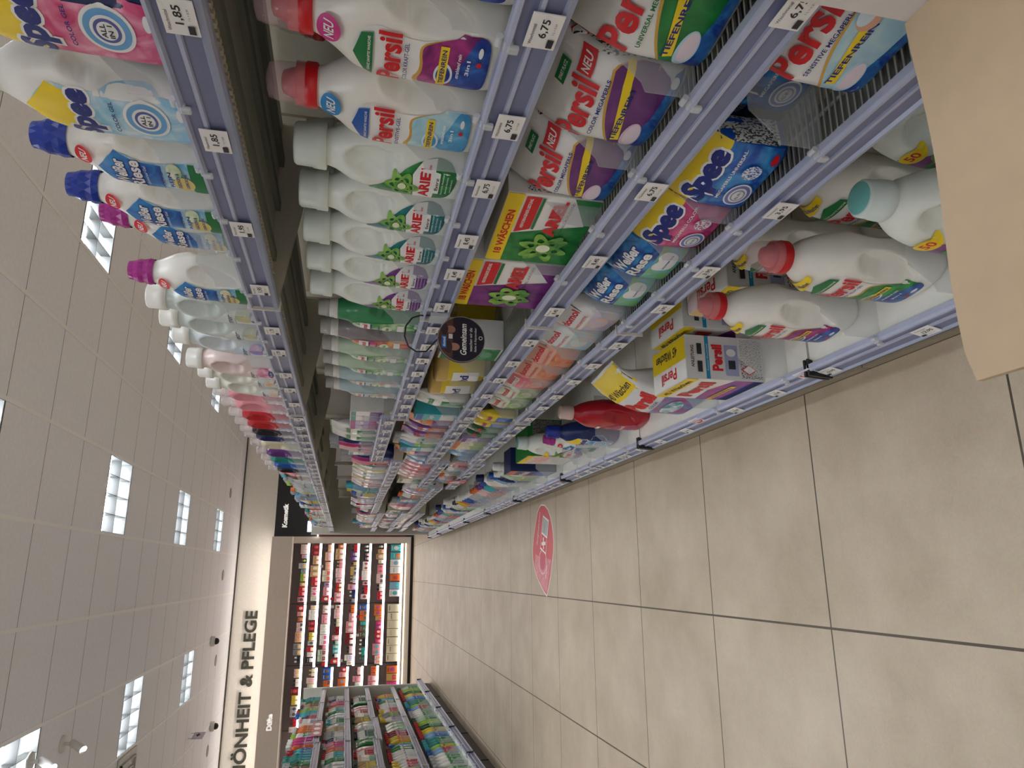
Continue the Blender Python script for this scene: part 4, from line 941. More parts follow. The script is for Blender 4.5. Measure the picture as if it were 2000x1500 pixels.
# --- fourth shelf
put(bs, .548, 3, 'white powder bag with light blue base, nearest on the fourth shelf', 'bag', depth=.085, rot=.08, inset=.03)
sb = spee_bag((24, 78, 170), (70, 160, 220)); sk = spee_bag((186, 46, 112), (226, 110, 160), 6, 'MEGAPERLS COLOR'); wb = riese_bag()
put(sb, .68, 3, 'blue and yellow powder bag set back behind the light blue based one', 'bag', depth=.075, back=.075, rot=.05)
put(sb, .815, 3, 'blue and yellow powder bag at the shelf front with side text showing', 'bag', depth=.075, rot=.1, inset=.025)
put(sk, .958, 3, 'pink and yellow powder bag beside the blue and yellow one', 'bag', depth=.075, rot=.06)
put(wb, 1.095, 3, 'blue pillow bag with white bubbly letters, nearer of the two', 'bag', depth=.07, rot=.06)
put(wb, 1.235, 3, 'blue pillow bag with white bubbly letters, farther of the two by the joint', 'bag', depth=.07, rot=.1)
put(sb, .83, 3, 'blue and yellow powder bag in the back row of the fourth shelf', 'bag', depth=.075, back=.13)
put(sk, .97, 3, 'pink and yellow powder bag in the back row of the fourth shelf', 'bag', depth=.075, back=.13)
dh = pouch((196, 190, 214), (222, 190, 170), (226, 226, 224), 'domol', (206, 30, 40), seed=11); dh2 = pouch((180, 214, 222), (222, 196, 176), (222, 228, 228), 'domol', (206, 30, 40), seed=12); dq = pouch((222, 150, 110), (214, 110, 80), (228, 176, 156), 'domol', (206, 30, 40), seed=13); dv = pouch((120, 170, 80), (210, 226, 170), (220, 226, 206), 'domol', (206, 30, 40), seed=14)
dr = pouch((224, 130, 120), (236, 180, 150), (222, 120, 130), 'domol', (240, 236, 230), seed=15)
put(dh, 1.41, 3, 'white and lilac pouch with a skin toned picture on the fourth shelf', 'pouch', depth=.06)
put(dh2, 1.55, 3, 'white and pale blue pouch beside the lilac one on the fourth shelf', 'pouch', depth=.06)
put(dq, 1.69, 3, 'peach coloured pouch, nearer of the peach pair', 'pouch', depth=.06, rot=.15)
put(dq, 1.83, 3, 'peach coloured pouch, farther of the peach pair', 'pouch', depth=.06, rot=.1)
put(dr, 1.96, 3, 'salmon red pouch between the peach and the green pouches', 'pouch', depth=.06)
put(dv, 2.09, 3, 'green and cream pouch, nearer one before the fourth shelf joint', 'pouch', depth=.06)
put(dv, 2.23, 3, 'green and cream pouch right at the fourth shelf joint', 'pouch', depth=.06)
# --- bottom shelf
PB = persil('color', True); PG = persil('universal', True); AB = ariel((104, 44, 110), (150, 80, 150), True)
put(AB, .60, 4, 'large pale bottle with teal cap disc mostly hidden by the kraft board', 'bottle', depth=.1, back=.06)
put(AB, .80, 4, 'large pale bottle with teal cap disc and purple label on bottom shelf', 'bottle', depth=.1, inset=.03)
put(PG, 1.03, 4, 'large white red capped bottle with green label on the bottom shelf', 'bottle', depth=.095, inset=.045, rot=.1)
put(PB, 1.262, 4, 'large white red capped bottle with purple label at the front of bottom shelf', 'bottle', depth=.095, inset=.04, rot=.1)
put(PG, .98, 4, 'large white bottle in the back row behind the green labelled one', 'bottle', depth=.095, back=.15)
put(PB, 1.22, 4, 'large white red capped bottle in the back row behind the purple labelled one', 'bottle', depth=.095, back=.15)
put(AB, .80, 4, 'large pale bottle in the back row behind the teal capped one', 'bottle', depth=.1, back=.16)
xb = persil_box()
put(xb, 1.655, 4, 'large white carton with yellow top band standing behind the clear divider', 'box', depth=.115, inset=.015)
put(xb, 1.655, 4, 'large white carton with yellow top, in the row behind the front carton', 'box', depth=.115, inset=.15)
put(xb, 1.43, 4, 'large white carton with yellow top farther back, nearer to the bottles', 'box', depth=.115, inset=.17)
def p40():
    r = empty('powder_bag'); w_, d, h = .19, .1, .3
    b = bag(r, w_, d, h, mat((226, 226, 224), .25, 'foil'), .6, seed=21); a = w_/2; A = Art(b, .015)
    A.rect(-a*.97, .05*h, a*.97, .45*h, mat((180, 60, 140), .3, 'print', col2=(60, 150, 190))); A.rect(-a*.97, .76*h, a*.97, .985*h, yel); A.text('40 Wäschen', 0, .83*h, a*1.5, M_ink, h=.07*h)
    A.text('Persil', 0, .61*h, a*1.5, redm, h=.17*h, bold=.05); A.text('COLOR', a*.1, .49*h, a*.6, navy, h=.035*h, shear=.2); A.ell(0, .28*h, a*.6, .1*h, mat((40, 140, 160), .3, 'print', col2=(230, 240, 240))); A.done('front_print', r); return r
put(p40(), 1.93, 4, 'yellow topped big powder bag beside the large carton on bottom shelf', 'bag', depth=.1, inset=.03, rot=.1)
rd = empty('detergent_bottle'); b_ = body_gel(rd, .15, .09, .27, mat((176, 24, 40), .25)); A = Art(b_)
A.poly([(-.06, .15), (-.064, .04), (0, .02), (.02, .04), (.01, .1), (-.02, .14)], mat((150, 60, 120), .35, 'print', col2=(220, 70, 60))); A.text('Perwoll', -.025, .08, .06, wht, h=.014, shear=.2); A.rect(-.05, .16, -.01, .172, wht); A.done('label', rd)
cap_round(rd, .266, .026, .045, (214, 186, 176), name='cap')
put(rd, 2.335, 4, 'tall red detergent bottle with beige cap on the bottom shelf', 'bottle', depth=.09, inset=.05)
put(spee((26, 48, 104), (60, 150, 200), (210, 230, 240), (26, 48, 150)), 2.62, 4, 'navy detergent bottle with yellow label and blue cap beside the red one', 'bottle', depth=.084, inset=.04)
put(wm, 2.82, 4, 'white bottle with magenta cap between the navy bottle and the green carton', 'bottle', depth=.076, inset=.05)
put(AB, 2.99, 4, 'large pale bottle with white cap beside the magenta capped one on bottom shelf', 'bottle', depth=.1, inset=.05)
def gbox():
    def F(A, a, h): A.rect(-a*.98, 0.02*h, a*.98, .98*h, mat((226, 222, 206), .4)); A.rect(-a*.9, .5*h, a*.9, .8*h, mat((232, 170, 160), .4, 'print', col2=(236, 230, 220))); A.rect(-a*.98, .85*h, a*.98, .98*h, yel)
    def R(A, a, h): A.rect(-a*.8, .1*h, a*.95, .9*h, mat((150, 150, 142), .4, 'ink')); A.poly([(0, .85*h), (a*.3, .76*h), (0, .67*h), (-a*.3, .76*h)], redm)
    def T(A, a, h): A.rect(-a*.3, -.02, a*.3, .01, wht)
    return carton(.24, .17, .24, (28, 130, 52), {'F': F, 'R': R, 'T': T})
put(gbox(), 3.2, 4, 'large green carton with grey side print on the bottom shelf', 'box', depth=.17, inset=.06)
put(proto('box', 'navy', 'orange', 'blue', 1.7, 1), 3.52, 4, 'large navy and orange carton beyond the large green one', 'box', depth=.12, inset=.04)

# --- the crowd: rows of packs, each a thing, named by look, shelf and neighbours
def crowd(side, k, ya, yb, seq, gap=.006, back2=False, seed=0, skip=()):
    rnd = random.Random(seed*31+k*7+int(ya*10)); y = ya; i = 0; first = True
    out = []
    while y < yb and seq:
        kind, c, kc, l, big, n = seq[i % len(seq)]; i += 1
        for q in range(n):
            z, b = deck_z(side, y+.05, k)
            if z is None: y += .1; continue
            above = [zz for zz in ([x_[b] for x_ in (R1, R2, R3, R4)] if side > 0 else Lz[b][:4]) if zz is not None and zz > z+.03]
            room = (min(above)-.075-z) if above else 1.0
            kind2, big_ = kind, big
            if HGT[kind]*big > room: kind2, big_ = ('pouch', min(1.0, room/.19)) if room > .14 and kind not in ('box', 'slim') else (kind, room/HGT[kind]) if room/HGT[kind] > .55*big else ('box', min(1.0, room/.15))
            W = WID[kind2]*big_+(gap if kind2 != 'pouch' else .016); D = DEP[kind2]*big_
            yc = y+W/2
            E_ = E_R if side > 0 else E_L
            hits = [e for e in E_ if abs(yc-e) < W/2+.006]
            if hits and hits[0] > y+.012: y = hits[0]+.008; continue
            if hits: yc = hits[0]+W/2+.008
            if yc + W/2 > yb: return out
            z, b = deck_z(side, yc, k)
            if z is None: y = yc+W/2; continue
            r = proto(kind2, c, kc, l, big_, i+k)
            nm, cat = KN[kind2]
            x = (XFR if side > 0 else XFL) + side*(.02+DEP[kind2]*big_/2) if k < 4 else (.448 if side > 0 else -1.38) + side*(.05+D/2)
            rz = (RZR if side > 0 else RZL)+rnd.uniform(-.03, .03)
            o = place(r, x, yc, z, rz, '', cat)
            what = '%s %s' % (c, {'gel': 'detergent bottle', 'soft': 'softener bottle', 'slim': 'round bottle', 'spray': 'spray bottle', 'pouch': 'pouch', 'box': 'carton', 'tub': 'tub', 'can': 'spray can', 'jug': 'big jug'}[kind2])
            if kind2 in ('gel', 'soft', 'slim', 'can', 'jug', 'tub') and kc != c: what = '%s capped ' % kc + what
            elif kind2 == 'spray' and kc != c: what += ' with %s trigger' % kc
            elif kind2 in ('pouch', 'box') and l != c: what = '%s and ' % c + '%s %s' % (l, {'pouch': 'pouch', 'box': 'carton'}[kind2])
            GOODS.append((o, what, c, (side, k), yc)); out.append(o); FRONTS.setdefault((side, k), []).append((yc, ' '.join(what.replace(' round ', ' ').split()[:5])))
            y = yc+W/2
    return out
def S_(kind, c, k, l, big=1.0, n=1): return (kind, c, k, l, big, n)
# top shelf beyond the softeners
crowd(1, 0, 4.12, 8.95, [S_('slim', 'pink', 'pink', 'white', .85), S_('slim', 'brown', 'turquoise', 'tan', .85, 2), S_('slim', 'pale pink', 'hot pink', 'tan', .9), S_('spray', 'silver', 'silver', 'white', .8, 2), S_('slim', 'silver', 'lime', 'pale green', .85, 3),
    S_('pouch', 'silver', 'white', 'turquoise', .9, 2), S_('slim', 'pale green', 'orange', 'yellow', .85, 2), S_('spray', 'light blue', 'light blue', 'navy', .85, 3), S_('can', 'grey', 'light blue', 'light blue', .9, 3), S_('slim', 'white', 'silver', 'yellow', .9, 4), S_('slim', 'navy', 'blue', 'blue', .8, 3),
    S_('gel', 'white', 'white', 'red', .8, 4), S_('box', 'red', 'white', 'white', .9, 3), S_('slim', 'teal', 'teal', 'white', .8, 3)], seed=1)
# second shelf, third bay on
crowd(1, 1, 2.39, 3.33, [S_('box', 'white', 'teal', 'purple', .8, 2), S_('box', 'lilac', 'magenta', 'magenta', .8, 2), S_('pouch', 'white', 'green', 'green', 1.0, 2), S_('gel', 'navy', 'silver', 'blue', .8, 1), S_('gel', 'hot pink', 'silver', 'pink', .8, 1), S_('gel', 'pale pink', 'silver', 'pink', .8, 1)], seed=2)
crowd(1, 1, 3.35, 8.95, [S_('gel', 'navy', 'silver', 'blue', 1), S_('gel', 'magenta', 'silver', 'pink', 1), S_('gel', 'pink', 'silver', 'red', 1), S_('pouch', 'teal', 'white', 'grey', 1), S_('pouch', 'cream', 'yellow', 'yellow', 1), S_('pouch', 'white', 'green', 'light blue', 1, 2),
    S_('pouch', 'tan', 'white', 'lilac', 1, 2), S_('pouch', 'white', 'red', 'red', 1, 2), S_('gel', 'light blue', 'turquoise', 'teal', .9, 2), S_('slim', 'pale green', 'yellow', 'teal', .95, 2), S_('can', 'silver', 'blue', 'yellow', .9, 3), S_('pouch', 'pale pink', 'hot pink', 'white', 1, 2),
    S_('box', 'white', 'navy', 'light blue', 1, 2), S_('pouch', 'lilac', 'orange', 'navy', 1, 2), S_('box', 'red', 'white', 'white', 1, 1), S_('pouch', 'silver', 'green', 'silver', 1, 3), S_('slim', 'white', 'red', 'dark red', .9, 3)], seed=3)
crowd(1, 2, 2.39, 3.33, [S_('box', 'turquoise', 'blue', 'white', 1.05), S_('pouch', 'orange', 'gold', 'purple', .9), S_('pouch', 'purple', 'red', 'orange', .9, 2), S_('slim', 'white', 'silver', 'pale green', .85, 2), S_('slim', 'light blue', 'cream', 'lime', .85, 1)], seed=4)
crowd(1, 2, 3.35, 8.95, [S_('gel', 'light blue', 'silver', 'blue', .8, 2), S_('soft', 'pink', 'pale pink', 'red', .8, 3), S_('pouch', 'pale pink', 'red', 'pink', 1, 2), S_('box', 'cream', 'dark green', 'green', 1, 2), S_('slim', 'navy', 'yellow', 'pale green', .8, 2), S_('can', 'white', 'silver', 'teal', .9, 3),
    S_('slim', 'silver', 'white', 'orange', .8, 3), S_('pouch', 'lilac', 'purple', 'white', .9, 2), S_('slim', 'white', 'orange', 'orange', .8, 3), S_('box', 'silver', 'red', 'light blue', 1, 3)], seed=5)
crowd(1, 3, 2.39, 3.33, [S_('pouch', 'yellow', 'magenta', 'blue', .9, 2), S_('pouch', 'dark green', 'red', 'green', .9, 2), S_('box', 'lilac', 'purple', 'purple', .9, 1), S_('box', 'cream', 'orange', 'lime', 1, 2), S_('pouch', 'light blue', 'white', 'blue', .9, 2)], seed=6)
crowd(1, 3, 3.35, 8.95, [S_('slim', 'light blue', 'grey', 'yellow', .8, 2), S_('soft', 'grey', 'silver', 'blue', .8, 1), S_('soft', 'pink', 'pale pink', 'red', .8, 2), S_('pouch', 'silver', 'red', 'red', 1, 1), S_('slim', 'white', 'navy', 'blue', .9, 3), S_('slim', 'silver', 'yellow', 'green', .9, 3), S_('spray', 'white', 'orange', 'orange', .8, 3), S_('slim', 'pale pink', 'purple', 'lilac', .9, 3)], seed=7)
crowd(1, 4, 3.62, 9.2, [S_('jug', 'white', 'white', 'pink', 1, 1), S_('slim', 'pale green', 'white', 'lime', 1.05, 2), S_('gel', 'navy', 'blue', 'blue', 1, 1), S_('slim', 'light blue', 'silver', 'white', 1.05, 1), S_('jug', 'white', 'navy', 'white', 1, 1), S_('slim', 'tan', 'blue', 'turquoise', 1.05, 2), S_('slim', 'turquoise', 'purple', 'magenta', 1, 2),
    S_('slim', 'pale pink', 'orange', 'orange', 1, 3), S_('slim', 'silver', 'white', 'light blue', 1, 4), S_('gel', 'blue', 'white', 'white', 1, 2), S_('slim', 'orange', 'yellow', 'red', 1, 2), S_('slim', 'yellow', 'navy', 'light blue', 1, 2)], seed=8)
# left shelves: seen from the far end towards the picture edge
crowd(-1, 0, 5.6, 9.72, [S_('slim', 'turquoise', 'blue', 'turquoise', 1.1, 3), S_('slim', 'lime', 'red', 'lime', 1.1, 2), S_('slim', 'light blue', 'dark green', 'tan', 1.1, 2), S_('slim', 'tan', 'brown', 'brown', 1, 2), S_('spray', 'dark green', 'silver', 'green', 1, 2), S_('slim', 'teal', 'teal', 'turquoise', 1.1, 3),
    S_('spray', 'turquoise', 'red', 'blue', 1, 2), S_('soft', 'orange', 'silver', 'red', 1, 2), S_('gel', 'hot pink', 'white', 'magenta', 1, 3), S_('soft', 'white', 'lime', 'green', .95, 2), S_('slim', 'orange', 'silver', 'orange', 1.0, 5), S_('box', 'white', 'red', 'navy', 1.3, 2), S_('slim', 'navy', 'white', 'red', .9, 3)], seed=11)
crowd(-1, 1, 5.6, 9.72, [S_('gel', 'white', 'silver', 'green', .9, 2), S_('spray', 'white', 'turquoise', 'green', .85, 3), S_('pouch', 'silver', 'teal', 'white', 1, 2), S_('slim', 'green', 'white', 'green', .95, 2), S_('slim', 'white', 'red', 'turquoise', .95, 3), S_('slim', 'orange', 'brown', 'orange', .95, 2), S_('slim', 'pink', 'silver', 'hot pink', .95, 3),
    S_('slim', 'navy', 'red', 'white', .95, 2), S_('can', 'silver', 'silver', 'white', 1.0, 4), S_('slim', 'cream', 'tan', 'tan', .95, 3)], seed=12)
crowd(-1, 2, 5.6, 9.72, [S_('slim', 'white', 'black', 'dark green', .9, 4), S_('slim', 'silver', 'red', 'white', .9, 2), S_('pouch', 'white', 'green', 'white', 1, 2), S_('slim', 'tan', 'dark green', 'yellow', .9, 3), S_('box', 'cream', 'tan', 'green', 1.1, 2), S_('slim', 'white', 'red', 'red', .9, 3), S_('pouch', 'pink', 'white', 'pink', 1, 2), S_('pouch', 'green', 'white', 'green', 1, 2)], seed=13)
crowd(-1, 3, 5.6, 9.72, [S_('spray', 'white', 'yellow', 'lilac', 1.0, 3), S_('slim', 'grey', 'yellow', 'lime', 1.05, 3), S_('spray', 'white', 'yellow', 'red', .95, 3), S_('slim', 'white', 'red', 'white', 1.05, 4), S_('slim', 'green', 'dark red', 'white', 1.05, 2), S_('spray', 'light blue', 'blue', 'turquoise', .9, 2), S_('slim', 'yellow', 'red', 'orange', 1, 3), S_('slim', 'dark red', 'red', 'pink', 1, 3), S_('spray', 'pale green', 'silver', 'green', .95, 3)], seed=14)
crowd(-1, 4, 5.6, 10.08, [S_('slim', 'lime', 'red', 'lime', 1.2, 2), S_('slim', 'pale green', 'dark green', 'green', 1.2, 3), S_('slim', 'white', 'silver', 'green', 1.2, 4), S_('slim', 'light blue', 'blue', 'red', 1.2, 2), S_('slim', 'lime', 'turquoise', 'yellow', 1.2, 1), S_('slim', 'teal', 'turquoise', 'green', 1.2, 3), S_('slim', 'light blue', 'red', 'blue', 1.2, 3), S_('slim', 'yellow', 'red', 'gold', 1.2, 2), S_('slim', 'dark green', 'red', 'green', 1.2, 2)], seed=15)

# --- perfume boxes on the lit shelves
PP = [['pale pink', 'pink', 'black', 'silver', 'turquoise', 'lime', 'gold', 'red', 'pink'], ['dark red', 'tan', 'tan', 'red', 'pale pink', 'cream', 'pink', 'hot pink', 'grey', 'pale pink'], ['peach', 'peach', 'peach', 'cream', 'lilac', 'pink', 'red', 'dark red', 'white', 'white', 'pale pink'],
      ['orange', 'tan', 'pink', 'pale pink', 'pale pink', 'red', 'pink', 'hot pink', 'cream', 'white', 'cream'], ['red', 'purple', 'gold', 'gold', 'silver', 'pink', 'navy', 'grey', 'lilac', 'tan', 'peach', 'gold', 'tan'],
      ['black', 'black', 'white', 'white', 'pink', 'red', 'pale pink', 'black', 'white', 'dark red', 'white', 'silver', 'tan', 'yellow', 'brown'], ['black', 'gold', 'tan', 'cream', 'pink', 'pale pink', 'white', 'red', 'black', 'turquoise', 'pink', 'dark red', 'silver', 'magenta', 'orange'],
      ['turquoise', 'turquoise', 'white', 'white', 'orange', 'light blue', 'white', 'red']]
PP2 = [['red', 'pink', 'orange', 'pale pink', 'peach', 'grey', 'black', 'tan', 'gold', 'pink', 'dark red'], ['pale pink', 'white', 'dark red', 'yellow', 'silver', 'red', 'white', 'black', 'cream'], ['pale pink', 'pink', 'white', 'white', 'pink', 'pale green', 'hot pink', 'red', 'dark red', 'navy'],
       ['cream', 'pale pink', 'cream', 'dark red', 'pink', 'pale green', 'turquoise', 'white', 'red'], ['orange', 'pink', 'pink', 'dark red', 'pale pink', 'white', 'white', 'silver', 'lilac', 'tan'], ['blue', 'orange', 'teal', 'brown', 'black', 'teal', 'dark green', 'light blue', 'orange', 'navy', 'peach'],
       ['orange', 'gold', 'hot pink', 'magenta', 'red', 'hot pink', 'pink', 'pale pink', 'pink', 'turquoise'], ['cream', 'cream', 'cream']]
PZ = []
rnd = random.Random(5)
for (xa, xb, z, bn, sn, k) in PERF:
    pal = (PP, PP2, PP2, PP)[['right', 'middle', 'left', 'far left'].index(bn)]; pal = pal[min(k, 7)] if bn in ('right', 'middle') else pal[(k*2+1) % 7]
    if bn == 'far left' and z > .3: continue
    x = xb-.02; i = 0
    while x > xa+.07:
        c = pal[i % len(pal)]
        bot = z < .3
        kind = 'flacon' if (not bot and (k == 4 and bn == 'right' and i % 2 == 0 or rnd.random() < .12)) else 'perfume'
        big = {'perfume': rnd.choice((.85, .95, 1.05)), 'flacon': 1.0}[kind] if not bot else 1.55
        if bn == 'middle' and bot: big = 1.7
        if kind == 'perfume' and not bot and rnd.random() < .22: big = 1.2
        W = WID[kind]*big
        r = proto(kind, c, rnd.choice(('dark red', 'black', 'gold')) if CN[c][0] > 120 else 'white', pal[(i+3) % len(pal)], big, i)
        n = rnd.choice((1, 2, 2)) if not bot else 1
        for q in range(n):
            if x-W < xa+.01: break
            o = place(r, x-W/2, YS+.05+DEP[kind]*big/2, z-.0035, rnd.uniform(-.05, .05), '', 'box' if kind == 'perfume' else 'bottle')
            GOODS.append((o, '%s %s' % (c, 'perfume box' if kind == 'perfume' else 'perfume bottle'), c, ('w', bn, sn), -(x-W/2)))
            x -= W+.004
        x -= rnd.choice((.003, .006, .016)); i += 1

# --- labels of the crowd: look, shelf, neighbours
rows_ = {}
for g in GOODS: rows_.setdefault(g[3], []).append(g)
seen = {}
def side_words(key, y):
    if key[0] == 'w': return 'on the %s glowing shelf, %s bay' % (key[2], key[1]), ''
    side, k = key
    return ('on the %s %s' % ('right' if side > 0 else 'left', SN[k])), ''
ORD = ['', 'first', 'second', 'third', 'fourth', 'fifth', 'sixth', 'seventh']
for key, lst in rows_.items():
    lst.sort(key=lambda g: g[4])
    i = 0
    while i < len(lst):                       # runs of the same pack
        j = i
        while j+1 < len(lst) and lst[j+1][1] == lst[i][1]: j += 1
        prev = lst[i-1][2] if i else None; nxt = lst[j+1][2] if j+1 < len(lst) else None
        where, _ = side_words(key, 0)
        word = 'after' 
        for q in range(i, j+1):
            o, what = lst[q][0], lst[q][1]
            n, p_ = j-i+1, q-i
            if n == 1: run = ''
            elif key[0] == 'w': run = ('right hand ', 'left hand ')[p_] if n == 2 else (ORD[min(7, p_+1)]+' ')
            elif n == 2: run = ('nearer ', 'farther ')[p_]
            else: run = 'nearest ' if p_ == 0 else 'farthest ' if p_ == n-1 else 'middle ' if n == 3 else ORD[min(7, p_+1)]+' nearest '
            opts = []
            if prev and nxt: opts.append('between %s and %s' % (prev, nxt))
            if prev: opts.append('next to the %s one' % prev)
            if nxt: opts.append('before the %s one' % nxt)
            opts += ['well away from the camera', 'deep in the row', 'amid the row', 'by the far end', 'past the middle']
            if q == i and i == 0: opts.insert(0, 'starting the row')
            lab = None
            for op in opts + [p_+', '+s_ for s_ in ('farther along', 'towards the far end', 'near the row end') for p_ in opts[:2]]:
                t = ' '.join(('%s%s %s %s' % (run, what, where, op)).split())
                if t not in seen and len(t.replace(',', '').split()) <= 16: lab = t; break
            if lab is None: lab = ' '.join(('%s%s %s' % (run, what, where)).split())
            seen[lab] = 1; o['label'] = lab
        i = j+1

# ------------------------------------------------------------------ clear dividers between the facings
def divider(hh, dd):
    r = empty('shelf_divider'); t = .0009
    MB().prism([(0, .0), (0, hh*.62), (.012, hh*.66), (.045, hh), (dd, hh), (dd, 0)], -t, t, M_clear, 'x').build('plate', r)
    mb = MB(); mb.box((-.007, -.012, .002), (.007, .004, .012), M_clear2, .002); mb.box((-.005, -.016, -.004), (.005, -.010, .008), M_clear2, .002); mb.tube((-.006, -.004, .016), (.006, -.004, .016), .004, M_clear2); mb.build('clip', r)
    return r
dv_s, dv_b = divider(.1, .16), divider(.13, .2)
nd = 0
DN = {}
for (side, k), ys in sorted(FRONTS.items()):
    ys = sorted(ys); last = -9
    for (a, na), (b, nb_) in zip(ys, ys[1:]):
        if na != nb_ and len((na+' '+nb_).split()) > 8: na, nb_ = ' '.join(na.split()[:4]), ' '.join(nb_.split()[:4])
        y = (a+b)/2
        if (side > 0 and (y > 5.4 or (y > 3.4 and y-last < .16))) or (side < 0 and (y > 9 or y-last < .3)) or y-last < .09: continue
        z, bb = deck_z(side, y, k)
        if z is None or b-a > .4: continue
        if min(abs(y-e) for e in (E_R if side > 0 else E_L)) < .012: continue
        last = y
        r = dv_b if k == 4 else dv_s
        xf = (XFR+.004 if k < 4 else .446) if side > 0 else (XFL-.004 if k < 4 else -1.378)
        place(r, xf, y, z+.0005, RZR if side > 0 else RZL, ('clear divider between two %ss' % na if na == nb_ else 'clear divider between %s and %s' % (na, nb_)) + ', %s %s' % ('right' if side > 0 else 'left', SN[k]), 'divider', 'dividers on the %s %s' % ('right' if side > 0 else 'left', SN[k]))

# ------------------------------------------------------------------ price tags in the rails
def price(txt, red=False):
    r = MB(); wd, hg = .045, .031
    o = MB().box((-wd/2, -.0006, 0), (wd/2, .0006, hg), M_card).build('price_tag')
    A = Art(o, 0); A.text(txt, .004, hg*.5, .024, M_ink, h=.009, bold=.02); A.text('Waschmittel', -.004, hg*.84, .026, M_ink, h=.0032, bold=0); A.text('1 L = 0,34', .006, hg*.2, .014, M_ink, h=.0024, bold=0)
    A.rect(-.019, hg*.1, -.008, hg*.3, M_ink)
    me = A.mb
    mm = MB(); mm.box((-wd/2, -.0006, 0), (wd/2, .0006, hg), M_card); off = len(mm.v); mm.v += me.v
    for f, mi, sm in zip(me.f, me.m, me.sm): mm.f.append([off+i for i in f]); mm.m.append(mm.mi(me.mats[mi])); mm.sm.append(sm)
    bpy.data.objects.remove(o); return mm.build('price_tag')
PT = {}
def tagat(side, k, y, txt):
    z, b = deck_z(side, y, k)
    if z is None: return
    if min(abs(y-e) for e in (E_R if side > 0 else E_L)) < .034: return
    if txt not in PT: PT[txt] = price(txt)
    bot = k == 4
    x = (XFR-.0105 if not bot else .448-.018) if side > 0 else (XFL+.0105 if not bot else -1.38+.018)
    nb_ = min(FRONTS.get((side, k), [(0, 'pack')]), key=lambda q: abs(q[0]-y))[1]
    o = place(PT[txt], x, y, z-.036 if not bot else z-.04, RZR if side > 0 else RZL, 'white price tag reading %s below the %s, %s %s' % (txt, nb_, 'right' if side > 0 else 'left', SN[k]), 'price tag', 'price tags in the rail of the right %s' % SN[k])
    if bot: o.rotation_euler = (-.22, 0, RZR if side > 0 else RZL)
for k, ys, tx in ((0, (.60, .80, 1.03, 1.27, 1.5, 1.66, 1.86, 2.02, 2.2), ('1,85', '1,85', '1,95', '1,95', '1,75', '1,75', '1,65', '1,65', '1,65')),
                  (1, (.545, .70, .84, 1.0, 1.13, 1.29, 1.43, 1.55, 1.66, 1.78, 1.9, 2.03, 2.16, 2.28), ('6,75', '6,75', '6,75', '8,45', '8,45', '8,45', '3,95', '3,95', '2,95', '2,95', '3,45', '3,45', '3,45', '2,25')),
                  (2, (.47, .80, 1.03, 1.27, 1.47, 1.64, 1.8, 1.98, 2.15, 2.3), ('6,75', '6,75', '8,45', '8,45', '4,45', '4,45', '3,95', '3,95', '2,95', '2,95')),
                  (3, (.5, .81, 1.03, 1.21, 1.45, 1.62, 1.78, 1.95, 2.1, 2.27), ('6,75', '3,95', '3,95', '3,95', '3,95', '3,95', '3,95', '2,45', '2,45', '2,45')),
                  (4, (1.06, 1.34, 1.55, 1.75, 2.05, 2.25, 2.6, 2.9), ('12,95', '12,95', '12,95', '12,95', '9,95', '9,95', '3,75', '3,75'))):
    for y, t in zip(ys, tx): tagat(1, k, y, t)
for k in range(5):
    y = 2.42; q = 0
    while y < 7.5: tagat(1, k, y, ('1,65', '2,45', '2,95', '3,45')[(q+k) % 4]); y += .15; q += 1
def neu(y, lab):
    r = empty('shelf_flag', (.448-.012, y, .145)); o = MB().box((-.03, -.0006, 0), (.03, .0006, .036), M_card).build('card', r)
    A = Art(o, 0); A.ell(0, .018, .024, .013, redm); A.text('NEU', 0, .018, .032, wht, h=.012, bold=.04); A.done('print', r)
    r.rotation_euler = (-.2, 0, RZR); tag(r, lab, 'sign')
neu(1.39, 'small red NEU flag in front of the purple labelled large bottle')
neu(1.93, 'small red NEU flag below the yellow topped large powder bag')
r = empty('promotion_card', (XFR-.012, 4.0, .57)); o = MB().box((-.075, -.001, -.03), (.075, .001, .07), mat((196, 24, 34), .4)).build('card', r)
A = Art(o, 0); A.rect(-.05, .0, -.008, .055, wht); A.rect(.005, -.01, .05, .045, mat((170, 190, 220), .4)); A.text('NEU', 0, -.02, .05, wht, h=.012); A.done('print', r)
r.rotation_euler = (0, 0, RZR); tag(r, 'red promotion card clipped to the fourth shelf rail far along the right shelves', 'sign')
r = empty('promotion_card', (XFL+.013, 7.6, 1.372)); o = MB().box((-.33, -.001, -.055), (.33, .001, .035), mat((186, 22, 36), .4)).build('card', r)
A = Art(o, 0)
for q in (-.2, .0, .2): A.ell(q, -.01, .06, .03, wht)
A.done('print', r); r.rotation_euler = (0, 0, RZL); tag(r, 'long red promotion card on the top rail of the left shelves', 'sign')

# ------------------------------------------------------------------ round hanging sign on the second shelf rail
r = empty('shelf_wobbler', (.455, 1.35, .977)); o = MB().tube((0, 0, 0), (0, .0012, 0), .049, mat((26, 24, 40), .35), 40).build('disc', r)
A = Art(o, 0)
A.poly([(.049*math.cos(math.radians(t)), .049*math.sin(math.radians(t))) for t in range(20, 161, 10)], mat((96, 62, 50), .4, 'print', col2=(60, 44, 40)))
A.ell(-.016, .014, .008, .011, mat((170, 124, 102), .4)); A.ell(.02, .022, .008, .010, mat((156, 112, 94), .4)); A.ell(-.017, .026, .013, .008, mat((58, 38, 32), .5)); A.ell(.02, .034, .012, .007, mat((50, 36, 32), .5))
A.rect(-.02, .03, .006, .04, mat((30, 100, 180), .4)); A.text('domol', -.007, .035, .02, wht, h=.006); A.rect(.0, .018, .01, .026, mat((220, 220, 215), .4))
A.ring(0, 0, .0485, .0485, .03, mat((150, 150, 150), .3), n=40)
